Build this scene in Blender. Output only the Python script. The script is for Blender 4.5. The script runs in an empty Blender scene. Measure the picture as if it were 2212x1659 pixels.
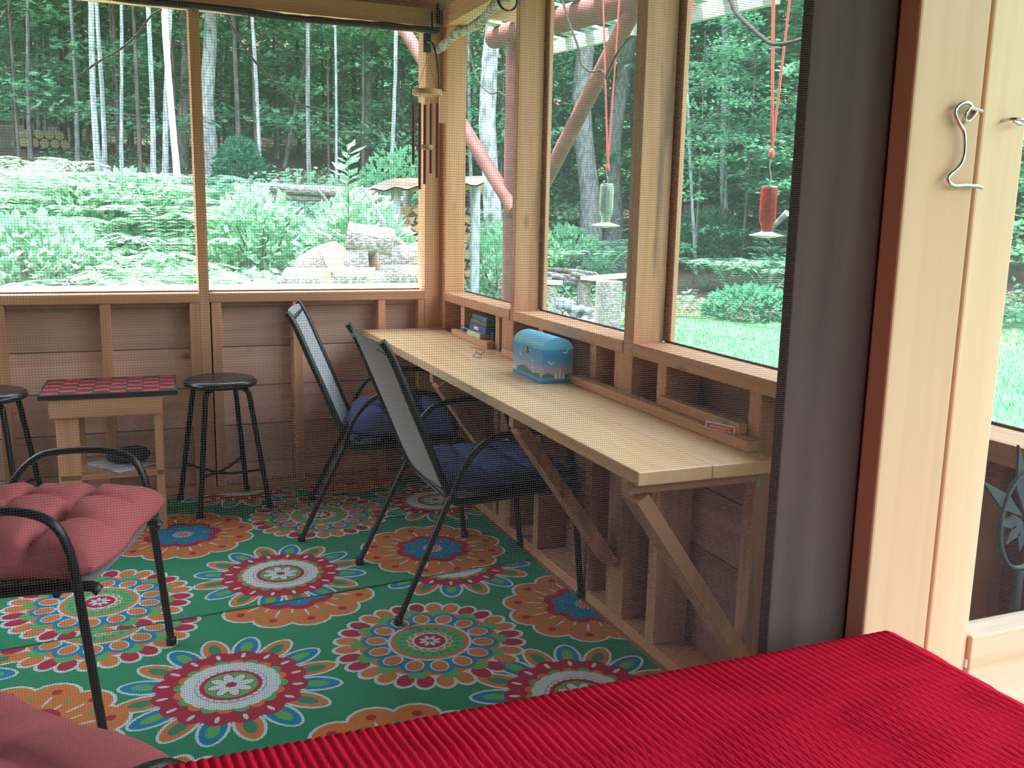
import bpy, bmesh, math, random
import numpy as np
from mathutils import Vector, Matrix
R = math.radians
random.seed(7); rng = np.random.default_rng(7)
sc = bpy.context.scene
col = sc.collection
# ------------------------------------------------------------------ camera
F_PX, YAW, PITCH, ROLL, H = 2033.7, 0.3893363, 0.1788377, -0.0208941, 1.45
CX, CY = 1106.0, 829.5
_f = Vector((math.sin(YAW)*math.cos(PITCH), math.cos(YAW)*math.cos(PITCH), -math.sin(PITCH)))
_r = Vector((math.cos(YAW), -math.sin(YAW), 0)); _d = _f.cross(_r)
RX = math.cos(ROLL)*_r + math.sin(ROLL)*_d
DN = -math.sin(ROLL)*_r + math.cos(ROLL)*_d
cam = bpy.data.cameras.new('camera'); co = bpy.data.objects.new('camera', cam); col.objects.link(co)
M = Matrix((RX, -DN, -_f)).transposed().to_4x4(); M.translation = Vector((0, 0, H)); co.matrix_world = M
cam.sensor_width = 36; cam.lens = F_PX/2212*36; cam.clip_start = .02; cam.clip_end = 500
sc.camera = co
def ray(u, v): return RX*((u-CX)/F_PX) + DN*((v-CY)/F_PX) + _f
def PY(u, v, y): d = ray(u, v); return d*(y/d.y) + Vector((0, 0, H))
def PX(u, v, x): d = ray(u, v); return d*(x/d.x) + Vector((0, 0, H))
def PZ(u, v, z): d = ray(u, v); return d*((z-H)/d.z) + Vector((0, 0, H))
# ------------------------------------------------------------------ light
sc.view_settings.view_transform = 'Standard'; sc.view_settings.look = 'None'
sc.view_settings.gamma = 1; sc.view_settings.use_curve_mapping = False
sc.view_settings.exposure = 1.62
w = bpy.data.worlds.new('sky'); sc.world = w; w.use_nodes = True
nt = w.node_tree; nt.nodes.clear()
o = nt.nodes.new('ShaderNodeOutputWorld'); b = nt.nodes.new('ShaderNodeBackground')
g = nt.nodes.new('ShaderNodeTexCoord'); s = nt.nodes.new('ShaderNodeSeparateXYZ'); r = nt.nodes.new('ShaderNodeValToRGB')
nt.links.new(g.outputs['Generated'], s.inputs[0]); nt.links.new(s.outputs['Z'], r.inputs[0])
# wooded horizon all round, bright hazy sky above it
for _e, _p, _c in ((0, 0.02, (.06, .10, .06, 1)), (1, .8, (.60, .78, 1.0, 1))):
    r.color_ramp.elements[_e].position = _p; r.color_ramp.elements[_e].color = _c
for _p, _c in ((.16, (.10, .17, .10, 1)), (.34, (.82, .92, 1.0, 1))):
    _q = r.color_ramp.elements.new(_p); _q.color = _c
nt.links.new(r.outputs[0], b.inputs[0]); b.inputs[1].default_value = 2.8
nt.links.new(b.outputs[0], o.inputs[0])
sun = bpy.data.lights.new('sun', 'SUN'); sun.energy = 9; sun.angle = R(1.2); sun.color = (1, .95, .86)
so = bpy.data.objects.new('sun', sun); col.objects.link(so)
_sd = Vector((-.16, .32, .93)).normalized()          # towards the sun
so.rotation_euler = _sd.to_track_quat('Z', 'Y').to_euler(); so.location = (0, 0, 20)
sc.cycles.transparent_max_bounces = 24
sc.cycles.max_bounces = 8
sc.cycles.caustics_refractive = False; sc.cycles.caustics_reflective = False

# ------------------------------------------------------------------ materials
def mat(name):
    m = bpy.data.materials.new(name); m.use_nodes = True
    n = m.node_tree; return m, n, n.nodes['Principled BSDF'], n.nodes, n.links
def plain(name, c, rough=.6, metal=0, noise=0, nscale=20, bump=0, spec=.5, trans=0):
    m, n, p, N, L = mat(name)
    p.inputs['Base Color'].default_value = (*c, 1); p.inputs['Roughness'].default_value = rough
    p.inputs['Metallic'].default_value = metal; p.inputs['Specular IOR Level'].default_value = spec
    p.inputs['Transmission Weight'].default_value = trans
    tc = N.new('ShaderNodeTexCoord'); t = N.new('ShaderNodeTexNoise'); t.inputs['Scale'].default_value = nscale
    t.inputs['Detail'].default_value = 4
    L.new(tc.outputs['Object'], t.inputs['Vector'])
    mx = N.new('ShaderNodeMix'); mx.data_type = 'RGBA'
    mx.inputs['A'].default_value = tuple(x*(1-noise) for x in c)+(1,)
    mx.inputs['B'].default_value = tuple(min(1, x*(1+noise)) for x in c)+(1,)
    L.new(t.outputs['Fac'], mx.inputs['Factor']); L.new(mx.outputs['Result'], p.inputs['Base Color'])
    if bump:
        bp = N.new('ShaderNodeBump'); bp.inputs['Strength'].default_value = bump; bp.inputs['Distance'].default_value = .01
        L.new(t.outputs['Fac'], bp.inputs['Height']); L.new(bp.outputs[0], p.inputs['Normal'])
    return m
def wood(name, c1, c2, axis='z', scale=1.0, boards=None, knots=.5, rough=.55, weather=0, knotc=(.12, .05, .03), spec=.4):
    """pine-like: grain stretched along axis; boards=(axis,width) adds joints and a tone per board"""
    m, n, p, N, L = mat(name)
    p.inputs['Roughness'].default_value = rough; p.inputs['Specular IOR Level'].default_value = spec
    tc = N.new('ShaderNodeTexCoord'); mp = N.new('ShaderNodeMapping'); L.new(tc.outputs['Object'], mp.inputs[0])
    oi = N.new('ShaderNodeObjectInfo')
    sv = {'x': (1.2, 26, 26), 'y': (26, 1.2, 26), 'z': (26, 26, 1.2)}[axis]
    mp.inputs['Scale'].default_value = tuple(a*scale for a in sv)
    vm = N.new('ShaderNodeVectorMath'); vm.operation = 'ADD'; L.new(mp.outputs[0], vm.inputs[0])
    rr = N.new('ShaderNodeMath'); rr.operation = 'MULTIPLY'; rr.inputs[1].default_value = 57; L.new(oi.outputs['Random'], rr.inputs[0])
    cb = N.new('ShaderNodeCombineXYZ')
    for i in range(3): L.new(rr.outputs[0], cb.inputs[i])
    L.new(cb.outputs[0], vm.inputs[1])
    t = N.new('ShaderNodeTexNoise'); t.inputs['Scale'].default_value = 1; t.inputs['Detail'].default_value = 5; t.inputs['Distortion'].default_value = .6
    vec = vm.outputs[0]
    tone = None
    if boards:
        ax, wd, off = boards
        sp = N.new('ShaderNodeSeparateXYZ'); L.new(tc.outputs['Object'], sp.inputs[0])
        a = N.new('ShaderNodeMath'); a.operation = 'MULTIPLY_ADD'; a.inputs[1].default_value = 1/wd; a.inputs[2].default_value = off
        L.new(sp.outputs['XYZ'.index(ax.upper())], a.inputs[0])
        fl = N.new('ShaderNodeMath'); fl.operation = 'FLOOR'; L.new(a.outputs[0], fl.inputs[0])
        fr = N.new('ShaderNodeMath'); fr.operation = 'FRACT'; L.new(a.outputs[0], fr.inputs[0])
        wn = N.new('ShaderNodeTexWhiteNoise'); wn.noise_dimensions = '1D'; L.new(fl.outputs[0], wn.inputs['W']); tone = wn.outputs['Value']
        m2 = N.new('ShaderNodeVectorMath'); m2.operation = 'MULTIPLY_ADD'
        L.new(wn.outputs['Color'], m2.inputs[0]); m2.inputs[1].default_value = (40, 40, 40); L.new(vec, m2.inputs[2]); vec = m2.outputs[0]
        gl = N.new('ShaderNodeMath'); gl.operation = 'LESS_THAN'; gl.inputs[1].default_value = .022; L.new(fr.outputs[0], gl.inputs[0])
    L.new(vec, t.inputs['Vector'])
    mx = N.new('ShaderNodeMix'); mx.data_type = 'RGBA'; mx.inputs['A'].default_value = (*c1, 1); mx.inputs['B'].default_value = (*c2, 1)
    rp = N.new('ShaderNodeMapRange'); rp.inputs[1].default_value = .3; rp.inputs[2].default_value = .7
    L.new(t.outputs['Fac'], rp.inputs[0]); L.new(rp.outputs[0], mx.inputs['Factor']); out = mx.outputs['Result']
    def blend(fac, colr, mode='MIX', base=None):
        q = N.new('ShaderNodeMix'); q.data_type = 'RGBA'; q.blend_type = mode
        L.new(fac, q.inputs['Factor']); L.new(base, q.inputs['A']); q.inputs['B'].default_value = colr; return q.outputs['Result']
    # tone per object / board
    hs = N.new('ShaderNodeHueSaturation'); L.new(out, hs.inputs['Color'])
    mr = N.new('ShaderNodeMapRange'); mr.inputs[3].default_value = .82 if boards else .88; mr.inputs[4].default_value = 1.15 if boards else 1.1
    L.new(tone if tone else oi.outputs['Random'], mr.inputs[0]); L.new(mr.outputs[0], hs.inputs['Value']); out = hs.outputs[0]
    if knots:
        mk = N.new('ShaderNodeMapping'); L.new(tc.outputs['Object'], mk.inputs[0])
        mk.inputs['Scale'].default_value = {'x': (2.0, 5, 5), 'y': (5, 2.0, 5), 'z': (5, 5, 2.0)}[axis]
        k = N.new('ShaderNodeTexVoronoi'); k.inputs['Scale'].default_value = 1.0
        L.new(mk.outputs[0], k.inputs['Vector'])
        kr = N.new('ShaderNodeMapRange'); kr.inputs[1].default_value = .10; kr.inputs[2].default_value = .04; kr.inputs[3].default_value = 0; kr.inputs[4].default_value = knots
        L.new(k.outputs['Distance'], kr.inputs[0]); out = blend(kr.outputs[0], (*knotc, 1), base=out)
    if weather:
        tw = N.new('ShaderNodeTexNoise'); tw.inputs['Scale'].default_value = 1; tw.inputs['Detail'].default_value = 3
        mw = N.new('ShaderNodeMapping'); L.new(tc.outputs['Object'], mw.inputs[0])
        mw.inputs['Scale'].default_value = {'x': (1, 14, 14), 'y': (14, 1, 14), 'z': (22, 22, 2)}[axis]
        L.new(mw.outputs[0], tw.inputs['Vector'])
        wr = N.new('ShaderNodeMapRange'); wr.inputs[1].default_value = .52; wr.inputs[2].default_value = .68; wr.inputs[4].default_value = weather
        L.new(tw.outputs['Fac'], wr.inputs[0]); out = blend(wr.outputs[0], (.10, .08, .065, 1), base=out)
    if boards: out = blend(gl.outputs[0], (.03, .02, .015, 1), base=out)
    L.new(out, p.inputs['Base Color'])
    bp = N.new('ShaderNodeBump'); bp.inputs['Strength'].default_value = .15; bp.inputs['Distance'].default_value = .003
    L.new(t.outputs['Fac'], bp.inputs['Height']); L.new(bp.outputs[0], p.inputs['Normal'])
    return m
PINE1, PINE2 = (.50, .22, .105), (.64, .34, .185)
W = {a: wood('pine_'+a, PINE1, PINE2, a, knots=.55) for a in 'xyz'}
W['zs'] = wood('pine_stained_z', PINE1, PINE2, 'z', knots=.6, weather=.65)
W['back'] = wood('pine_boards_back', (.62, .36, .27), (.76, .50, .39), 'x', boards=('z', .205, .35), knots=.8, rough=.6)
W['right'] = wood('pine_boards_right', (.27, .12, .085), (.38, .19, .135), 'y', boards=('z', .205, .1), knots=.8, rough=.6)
W['floor'] = wood('floor_boards', (.30, .17, .09), (.42, .26, .15), 'y', boards=('x', .14, 0), knots=.4)
W['ceil'] = wood('ceiling_boards', (.13, .07, .05), (.19, .105, .075), 'y', boards=('x', .2, 0), knots=.4)
W['desk'] = wood('desk_boards', (.80, .46, .21), (.92, .61, .33), 'y', knots=.5, rough=.32, spec=.5)
W['jamb'] = wood('fresh_pine_jamb', (.70, .43, .28), (.78, .52, .36), 'z', knots=.12, rough=.4)
W['jambx'] = wood('fresh_pine_rail', (.76, .52, .34), (.92, .70, .52), 'x', knots=.1, rough=.45)
W['stile'] = wood('fresh_pine_stile', (.70, .46, .29), (.84, .62, .44), 'z', scale=.8, knots=.25, rough=.4)
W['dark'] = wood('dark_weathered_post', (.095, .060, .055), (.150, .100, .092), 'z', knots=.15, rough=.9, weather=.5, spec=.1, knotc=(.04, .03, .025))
W['gray'] = wood('grey_weathered_boards', (.34, .36, .33), (.52, .53, .48), 'y', knots=.2, rough=.9, spec=.1)
M_RED_LOG = wood('peeled_reddish_log', (.13, .036, .03), (.21, .068, .055), 'x', scale=.3, knots=.3, rough=.7)
M_BLACK = plain('black_powder_metal', (.006, .007, .0065), .35, 0, .2, 60, spec=.4)
M_STOOLSEAT = plain('stool_seat_vinyl', (.018, .015, .014), .28, 0, .3, 30, .06, spec=.6)
M_STEEL = plain('zinc_steel', (.62, .64, .68), .22, 1, .08, 40)
M_SLING = plain('sling_fabric', (.36, .36, .355), .75, 0, .12, 300, .1, spec=.2)
M_PINK = plain('pink_cushion_cloth', (.47, .115, .115), .9, 0, .12, 90, .15, spec=.1)
M_BLUEC = plain('slate_blue_cushion_cloth', (.09, .105, .26), .9, 0, .15, 90, .12, spec=.1)
M_IRON = plain('grey_cast_iron', (.11, .135, .15), .6, .3, .3, 60, .3)

def screen_mat(name, pitch, wire, axes, colr=(.42, .42, .44), grid=True, base=.06, wv=None):
    """insect screen: a woven grid of thin threads, open between them"""
    m, n, p, N, L = mat(name); N.remove(p)
    out = [x for x in N if x.type == 'OUTPUT_MATERIAL'][0]
    tr = N.new('ShaderNodeBsdfTransparent'); df = N.new('ShaderNodeBsdfDiffuse'); df.inputs[0].default_value = (*colr, 1)
    tl = N.new('ShaderNodeBsdfTranslucent'); tl.inputs[0].default_value = (*colr, 1)
    ms = N.new('ShaderNodeMixShader'); ms.inputs[0].default_value = .35; L.new(df.outputs[0], ms.inputs[1]); L.new(tl.outputs[0], ms.inputs[2])
    mx = N.new('ShaderNodeMixShader'); L.new(tr.outputs[0], mx.inputs[1]); L.new(ms.outputs[0], mx.inputs[2]); L.new(mx.outputs[0], out.inputs[0])
    if not grid:
        mx.inputs[0].default_value = base; return m
    tc = N.new('ShaderNodeTexCoord'); sp = N.new('ShaderNodeSeparateXYZ'); L.new(tc.outputs['Object'], sp.inputs[0])
    fs = []
    for a, wd in zip(axes, (wv or wire, wire)):
        q = N.new('ShaderNodeMath'); q.operation = 'MULTIPLY'; q.inputs[1].default_value = 1/pitch; L.new(sp.outputs['XYZ'.index(a)], q.inputs[0])
        f = N.new('ShaderNodeMath'); f.operation = 'FRACT'; L.new(q.outputs[0], f.inputs[0])
        l = N.new('ShaderNodeMath'); l.operation = 'LESS_THAN'; l.inputs[1].default_value = wd/pitch; L.new(f.outputs[0], l.inputs[0]); fs.append(l)
    mm = N.new('ShaderNodeMath'); mm.operation = 'MAXIMUM'; L.new(fs[0].outputs[0], mm.inputs[0]); L.new(fs[1].outputs[0], mm.inputs[1])
    L.new(mm.outputs[0], mx.inputs[0]); return m
M_SCR_NEAR = screen_mat('near_insect_screen', .0024, .00026, 'XZ', (.13, .14, .16), wv=.00018)
M_SCR_FAR = screen_mat('far_insect_screen', 0, 0, '', (.62, .70, .68), grid=False, base=.08)

# ------------------------------------------------------------------ mesh helpers
class MB:
    def __init__(s): s.v = []; s.f = []; s.m = []; s.sm = []
    def add(s, vs, fs, mi=0, smooth=False):
        k = len(s.v); s.v += [tuple(v) for v in vs]
        for f in fs: s.f.append(tuple(i+k for i in f)); s.m.append(mi); s.sm.append(smooth)
        return s
    def box(s, x0, x1, y0, y1, z0, z1, mi=0):
        vs = [(x, y, z) for z in (z0, z1) for y in (y0, y1) for x in (x0, x1)]
        return s.add(vs, [(0, 2, 3, 1), (4, 5, 7, 6), (0, 1, 5, 4), (2, 6, 7, 3), (0, 4, 6, 2), (1, 3, 7, 5)], mi)
    def bar(s, a, b, w, t, up=(0, 0, 1), mi=0):
        """rectangular bar from a to b; t measured along up, w across"""
        a, b = Vector(a), Vector(b); d = (b-a).normalized(); up = Vector(up)
        sx = d.cross(up).normalized(); uz = sx.cross(d).normalized()
        vs = []
        for p in (a, b):
            for i, j in ((-1, -1), (1, -1), (1, 1), (-1, 1)): vs.append(p+sx*(w/2*i)+uz*(t/2*j))
        return s.add(vs, [(3, 2, 1, 0), (4, 5, 6, 7), (0, 1, 5, 4), (1, 2, 6, 5), (2, 3, 7, 6), (3, 0, 4, 7)], mi)
    def tube(s, pts, rad, n=10, mi=0, flat=1.0, jit=0, cap=True):
        pts = [Vector(p) for p in pts]; m = len(pts)
        rad = rad if isinstance(rad, (list, tuple)) else [rad]*m
        if len(rad) != m: rad = [rad[min(len(rad)-1, int(round(i*(len(rad)-1)/max(1, m-1))))] for i in range(m)]
        t0 = (pts[1]-pts[0]).normalized(); ref = Vector((0, 0, 1)) if abs(t0.z) < .9 else Vector((1, 0, 0))
        nrm = t0.cross(ref).normalized(); vs = []
        for i, p in enumerate(pts):
            t = ((pts[min(i+1, m-1)]-p).normalized()+(p-pts[max(i-1, 0)]).normalized())
            t = t.normalized() if t.length > 1e-6 else t0
            nrm = (nrm-t*nrm.dot(t)).normalized(); bi = t.cross(nrm)
            for k in range(n):
                a = 2*math.pi*k/n; q = rad[i]*(1+(random.uniform(-jit, jit) if jit else 0))
                vs.append(p+nrm*(q*math.cos(a))+bi*(q*flat*math.sin(a)))
        fs = [(i*n+k, i*n+(k+1) % n, (i+1)*n+(k+1) % n, (i+1)*n+k) for i in range(m-1) for k in range(n)]
        s.add(vs, fs, mi, True)
        if cap:
            s.add([vs[k] for k in range(n)][::-1], [tuple(range(n))], mi); s.add(vs[-n:], [tuple(range(n))], mi)
        return s
    def lathe(s, c, prof, n=28, mi=0, axis='z'):
        vs = []; c = Vector(c)
        for r_, z in prof:
            for k in range(n):
                a = 2*math.pi*k/n; p = (r_*math.cos(a), r_*math.sin(a), z)
                if axis == 'x': p = (z, r_*math.cos(a), r_*math.sin(a))
                if axis == 'y': p = (r_*math.cos(a), z, -r_*math.sin(a))
                vs.append(c+Vector(p))
        m = len(prof)
        fs = [(i*n+k, i*n+(k+1) % n, (i+1)*n+(k+1) % n, (i+1)*n+k) for i in range(m-1) for k in range(n)]
        return s.add(vs, fs, mi, True)
    def ell(s, c, r, n=12, mi=0, jit=0, rot=None):
        vs = []; m = n//2+1
        for i in range(m):
            th = math.pi*i/(m-1)
            for k in range(n):
                a = 2*math.pi*k/n; j = 1+random.uniform(-jit, jit)
                p = Vector((r[0]*math.sin(th)*math.cos(a)*j, r[1]*math.sin(th)*math.sin(a)*j, r[2]*math.cos(th)*j))
                if rot: p = rot @ p
                vs.append(Vector(c)+p)
        fs = [(i*n+k, (i+1)*n+k, (i+1)*n+(k+1) % n, i*n+(k+1) % n) for i in range(m-1) for k in range(n)]
        return s.add(vs, fs, mi, True)
    def prism(s, poly, h, mi=0):
        """poly: 3D points, extruded by vector h"""
        n = len(poly); h = Vector(h); vs = [Vector(p) for p in poly]+[Vector(p)+h for p in poly]
        return s.add(vs, [tuple(range(n))[::-1], tuple(range(n, 2*n))]+[(i, (i+1) % n, n+(i+1) % n, n+i) for i in range(n)], mi)
    def build(s, name, mats, parent=None, bevel=0, loc=None, rz=0, sub=0):
        me = bpy.data.meshes.new(name); me.from_pydata(s.v, [], s.f)
        for m_ in (mats if isinstance(mats, (list, tuple)) else [mats]): me.materials.append(m_)
        me.polygons.foreach_set('material_index', s.m); me.polygons.foreach_set('use_smooth', s.sm); me.update()
        ob = bpy.data.objects.new(name, me); col.objects.link(ob)
        if parent: ob.parent = parent
        if loc is not None: ob.location = loc
        ob.rotation_euler.z = rz
        if bevel:
            bv = ob.modifiers.new('bevel', 'BEVEL'); bv.width = bevel; bv.segments = 2; bv.limit_method = 'ANGLE'; bv.angle_limit = R(50)
        if sub:
            sb = ob.modifiers.new('sub', 'SUBSURF'); sb.levels = sub; sb.render_levels = sub
        return ob
def empty(name, loc=(0, 0, 0), rz=0):
    e = bpy.data.objects.new(name, None); col.objects.link(e); e.location = loc; e.rotation_euler.z = rz; e.empty_display_size = .1; return e
def tag(o_, label, cat, group=None, kind=None):
    o_['label'] = label; o_['category'] = cat
    if group: o_['group'] = group
    if kind: o_['kind'] = kind
    return o_
def struct(o_, label=None):
    o_['kind'] = 'structure'
    if label: o_['label'] = label
    return o_
def copy_tree(src, parent=None):
    c = src.copy(); col.objects.link(c); c.parent = parent
    for ch in list(src.children): copy_tree(ch, c)
    return c
def curve(pts, n=8):
    """Catmull-Rom through points"""
    P = [Vector(p) for p in pts]; P = [P[0]*2-P[1]]+P+[P[-1]*2-P[-2]]; out = []
    for i in range(1, len(P)-2):
        for k in range(n):
            t = k/n; a, b_, c, d = P[i-1:i+3]
            out.append(.5*((2*b_)+(c-a)*t+(2*a-5*b_+4*c-d)*t*t+(3*b_-a-3*c+d)*t**3))
    out.append(P[-2]); return out
# ================================================================== SETTING
XW, YB = 1.565, 4.866        # inner faces of the right and the back wall
XL = -2.3
SILL0, SILL1 = .988, 1.032
HB = 2.385                    # underside of the headers
YP0, YP1 = .85, .885          # the near partition: front face and the plane its screen lies in
struct(MB().box(XL-.15, XW+.16, -1.6, YB+.14, -.12, 0).build('floor', W['floor']), 'brown board porch floor')
# ceiling of dark boards with rafters; overhang and added rear stretch block light
ce = struct(empty('ceiling'), 'dark board porch ceiling on pine rafters')
MB().box(XL-.4, XW+.45, -1.70, YB+.6, 2.62, 2.66).build('boards', W['ceil'], ce)
for i in range(10):
    y = -1.5+i*.72
    MB().box(XL-.38, XW+.5, y-.02, y+.02, 2.475, 2.618).build('rafter', W['x'], ce)
# back wall -----------------------------------------------------------
wb = struct(empty('wall_back', (0, YB, 0)), 'pine stud back wall with board sheathing')
def wpart(name, m, parent, *b, bevel=.002):
    px, py, pz = parent.location
    o_ = MB()
    for q in b: o_.box(q[0]-px, q[1]-px, q[2]-py, q[3]-py, q[4]-pz, q[5]-pz)
    return o_.build(name, m, parent, bevel)
wpart('sheathing', W['back'], wb, (XL, XW+.12, YB+.095, YB+.12, 0, SILL0))
wpart('bottom_plate', W['x'], wb, (XL, XW, YB+.002, YB+.095, .001, .045))
for a, c in ((-1.62, -1.57), (-1.08, -1.03), (-.58, -.531), (-.127, -.080), (.278, .324), (.380, .427), (.777, .825), (1.223, 1.263), (1.443, 1.477)):
    wpart('stud', W['z'], wb, (a, c, YB, YB+.095, .045, SILL0))
wpart('sill', W['x'], wb, (XL, .3245, YB-.004, YB+.14, SILL0, SILL1))
wpart('sill', W['x'], wb, (.373, 1.478, YB-.004, YB+.14, SILL0, SILL1))
wpart('post', W['z'], wb, (.3246, .373, YB, YB+.13, .045, HB))
wpart('post', W['z'], wb, (-1.4, -1.35, YB, YB+.13, .045, HB))
wpart('post', W['z'], wb, (1.478, 1.562, YB-.002, YB+.13, .045, HB))
wpart('corner_filler', W['z'], wb, (1.563, XW+.115, YB-.009, YB+.13, .045, HB))
wpart('header', W['x'], wb, (XL, XW+.1, YB-.003, YB+.05, HB, HB+.088))
wpart('header', W['x'], wb, (XL, XW+.1, YB+.055, YB+.13, HB-.012, HB+.07))
ob = wpart('outer_shelf', plain('white_painted_shelf', (.85, .84, .80), .5, 0, .05, 20), wb, (XL, XW+.1, YB+.152, YB+.61, .998, 1.028))
ob['label'] = 'white outside shelf under the screens'
wpart('screen_batten', W['z'], wb, (1.50, 1.545, YB+.13, YB+.15, SILL1, HB))
for i, (a, c) in enumerate(((-1.35, .3245), (.373, 1.478))):
    wn = struct(empty('window_%d' % (i+1), (a, YB, SILL1)), 'screened opening in the back wall')
    me = MB().add([(0, .10, 0), (c-a, .10, 0), (c-a, .10, HB-SILL1), (0, .10, HB-SILL1)], [(0, 1, 2, 3)])
    me.build('screen', M_SCR_FAR, wn)
    MB().box(0, c-a, .098, .105, 0, .009).build('screen_edging', plain('dark_spline', (.10, .05, .05), .7), wn)
# right wall ----------------------------------------------------------
wr = struct(empty('wall_right', (XW, 0, 0)), 'pine stud right wall with board sheathing')
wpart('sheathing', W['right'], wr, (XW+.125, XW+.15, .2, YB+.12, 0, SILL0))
wpart('bottom_plate', W['y'], wr, (XW, XW+.125, .2, YB, .001, .045))
for a, c in ((4.78, 4.832), (4.463, 4.520), (3.985, 4.032), (3.853, 3.95), (3.493, 3.544), (3.016, 3.066), (2.815, 2.875), (2.532, 2.586), (2.046, 2.097), (1.70, 1.745), (1.36, 1.41), (.9, .95)):
    wpart('stud', W['zs'] if a < 3 else W['z'], wr, (XW, XW+.125, a, c, .045, SILL0))
for a, c in ((3.804, 3.848), (2.745, 2.812), (1.55, 1.60), (.62, .67)):
    wpart('post', W['zs'], wr, (XW-.003, XW+.112, a, c, .045, HB))
    wpart('screen_batten', W['z'], wr, (XW+.122, XW+.14, a-.03, a+.06, SILL1+.001, HB))
wpart('post', W['z'], wr, (XW+.006, XW+.115, 4.80, YB-.0105, .045, HB))
for a, c in ((3.85, 4.798), (2.814, 3.802), (1.602, 2.743), (.672, 1.548)):
    wpart('sill', W['y'], wr, (XW-.006, XW+.14, a, c, SILL0, SILL1))
wpart('header', W['y'], wr, (XW-.004, XW+.05, -1.6, YB-.006, HB, HB+.088))
wpart('header', W['y'], wr, (XW+.052, XW+.13, -1.6, YB-.006, HB+.01, HB+.088))
for i, (a, c) in enumerate(((3.85, 4.798), (2.814, 3.802), (1.602, 2.743), (.672, 1.548))):
    wn = struct(empty('window_%d' % (i+3), (XW, a, SILL1)), 'screened opening in the right wall')
    MB().add([(.12, 0, 0), (.12, c-a, 0), (.12, c-a, HB-SILL1), (.12, 0, HB-SILL1)], [(0, 1, 2, 3)]).build('screen', M_SCR_FAR, wn)
    MB().box(.118, .124, 0, c-a, 0, .006).build('screen_edging', bpy.data.materials['dark_spline'], wn)
# left wall, outside the frame: knee wall, posts, extra boards added to block light
wl = struct(empty('wall_left', (XL, 0, 0)), 'pine knee wall on the left, with extra boards added to block light')
wpart('sheathing', W['right'], wl, (XL-.12, XL-.095, .9, YB+.1, 0, SILL0))
wpart('sill', W['y'], wl, (XL-.12, XL, .9, YB, SILL0, SILL1))
wpart('sheathing', W['right'], wl, (XL-.12, XL-.095, -1.6, 3.5, SILL0, 2.6))
wpart('sheathing', W['right'], wl, (XL-.12, XL-.095, -1.6, .9, 0, SILL0))
for y in (.9, 2.2, 3.5, 4.8): wpart('post', W['z'], wl, (XL-.09, XL-.02, y, y+.05, 0, HB))
wpart('header', W['y'], wl, (XL-.1, XL, .9, YB, HB, HB+.088))
# unseen wall added behind the camera to darken the porch interior
wk = struct(empty('wall_rear_blocker', (0, -1.6, 0)), 'unseen board wall added behind the viewer to block light')
wpart('sheathing', W['right'], wk, (XL-.1, -.1, -1.62, -1.6, 0, 2.6))
wpart('sheathing', W['right'], wk, (-.1, XW+.1, -1.62, -1.6, 0, .95))
# near partition ------------------------------------------------------
wf = struct(empty('wall_front', (0, YP1, 0)), 'screened partition with a dark weathered post')
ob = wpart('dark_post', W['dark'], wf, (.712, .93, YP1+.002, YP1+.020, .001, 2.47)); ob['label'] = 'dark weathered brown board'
wpart('post', W['z'], wf, (-1.0, -.95, YP1+.002, YP1+.09, .001, 2.47))
wpart('bottom_rail', W['x'], wf, (-.95, .712, YP1+.002, YP1+.09, .001, .14))
wpart('header', W['x'], wf, (XL, XW, YP1+.002, YP1+.09, 2.47, 2.6))
ob = wpart('jamb', W['jamb'], wf, (.829, .9335, YP0, YP1-.002, .001, 2.47), bevel=.003); ob['label'] = 'bright fresh pine door jamb board'
wn = struct(empty('window_7', (-.95, YP1, .14)), 'large insect screen of the partition')
MB().add([(0, 0, 0), (1.78, 0, 0), (1.78, 0, 2.33), (0, 0, 2.33)], [(0, 1, 2, 3)]).build('screen', M_SCR_NEAR, wn)
# screen door, closed
dr = struct(empty('door_1', (.942, YP0, 0)), 'fresh pine screen door beside the jamb')
wpart('stile', W['stile'], dr, (.9415, 1.012, YP0+.003, YP1-.002, .03, 2.2), bevel=.003)
wpart('stile', W['stile'], dr, (1.49, 1.556, YP0+.003, YP1-.002, .03, 2.2), bevel=.003)
def rail_slab(z0, z1):
    x0, y0, z_ = dr.location
    return MB().box(1.0125-x0, 1.4895-x0, YP0-.004-y0, YP1+.003-y0, z0, z1).build('rail', W['jambx'], dr, .002)
rail_slab(.78, .912); rail_slab(.04, .2); rail_slab(2.07, 2.2)
MB().add([(1.0-.942, .03, .2), (1.5-.942, .03, .2), (1.5-.942, .03, 2.1), (1.0-.942, .03, 2.1)], [(0, 1, 2, 3)]).build('screen', M_SCR_NEAR, dr)
ob = MB().box(0.068, .0845, -.0005, .006, .867, .878).build('strike_patch', plain('white_tape', (.9, .88, .95), .5), dr)
# hook-and-eye latch
Y0 = YP0-.008
hk = empty('hook_latch', PY(2122, 239, YP0)); tag(hk, 'silver steel hook latch hanging from an eye screw on the bright door jamb', 'latch')
base = hk.location
zp = lambda u, v, y=Y0: PY(u, v, y)-base
MB().tube(curve([zp(2100, 238), zp(2098, 228), zp(2088, 221), zp(2075, 225), zp(2065, 236), zp(2065, 250), zp(2073, 268), zp(2083, 287), zp(2085, 315), zp(2081, 344), zp(2068, 364), zp(2051, 379), zp(2049, 391), zp(2060, 401), zp(2084, 400.5), zp(2110, 402)], 5)+[zp(2121, 405)], .0023, 10).build('hook', M_STEEL, hk)
MB().tube(curve([zp(2121, 240, YP0), zp(2108, 236, YP0-.006), zp(2096, 234, YP0-.012), zp(2088, 244, YP0-.014), zp(2084, 256, YP0-.010), zp(2092, 262, YP0-.005), zp(2104, 250, YP0-.004), zp(2112, 239, YP0-.002)], 5), .0021, 10).build('eye_screw', M_STEEL, hk)
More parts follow.
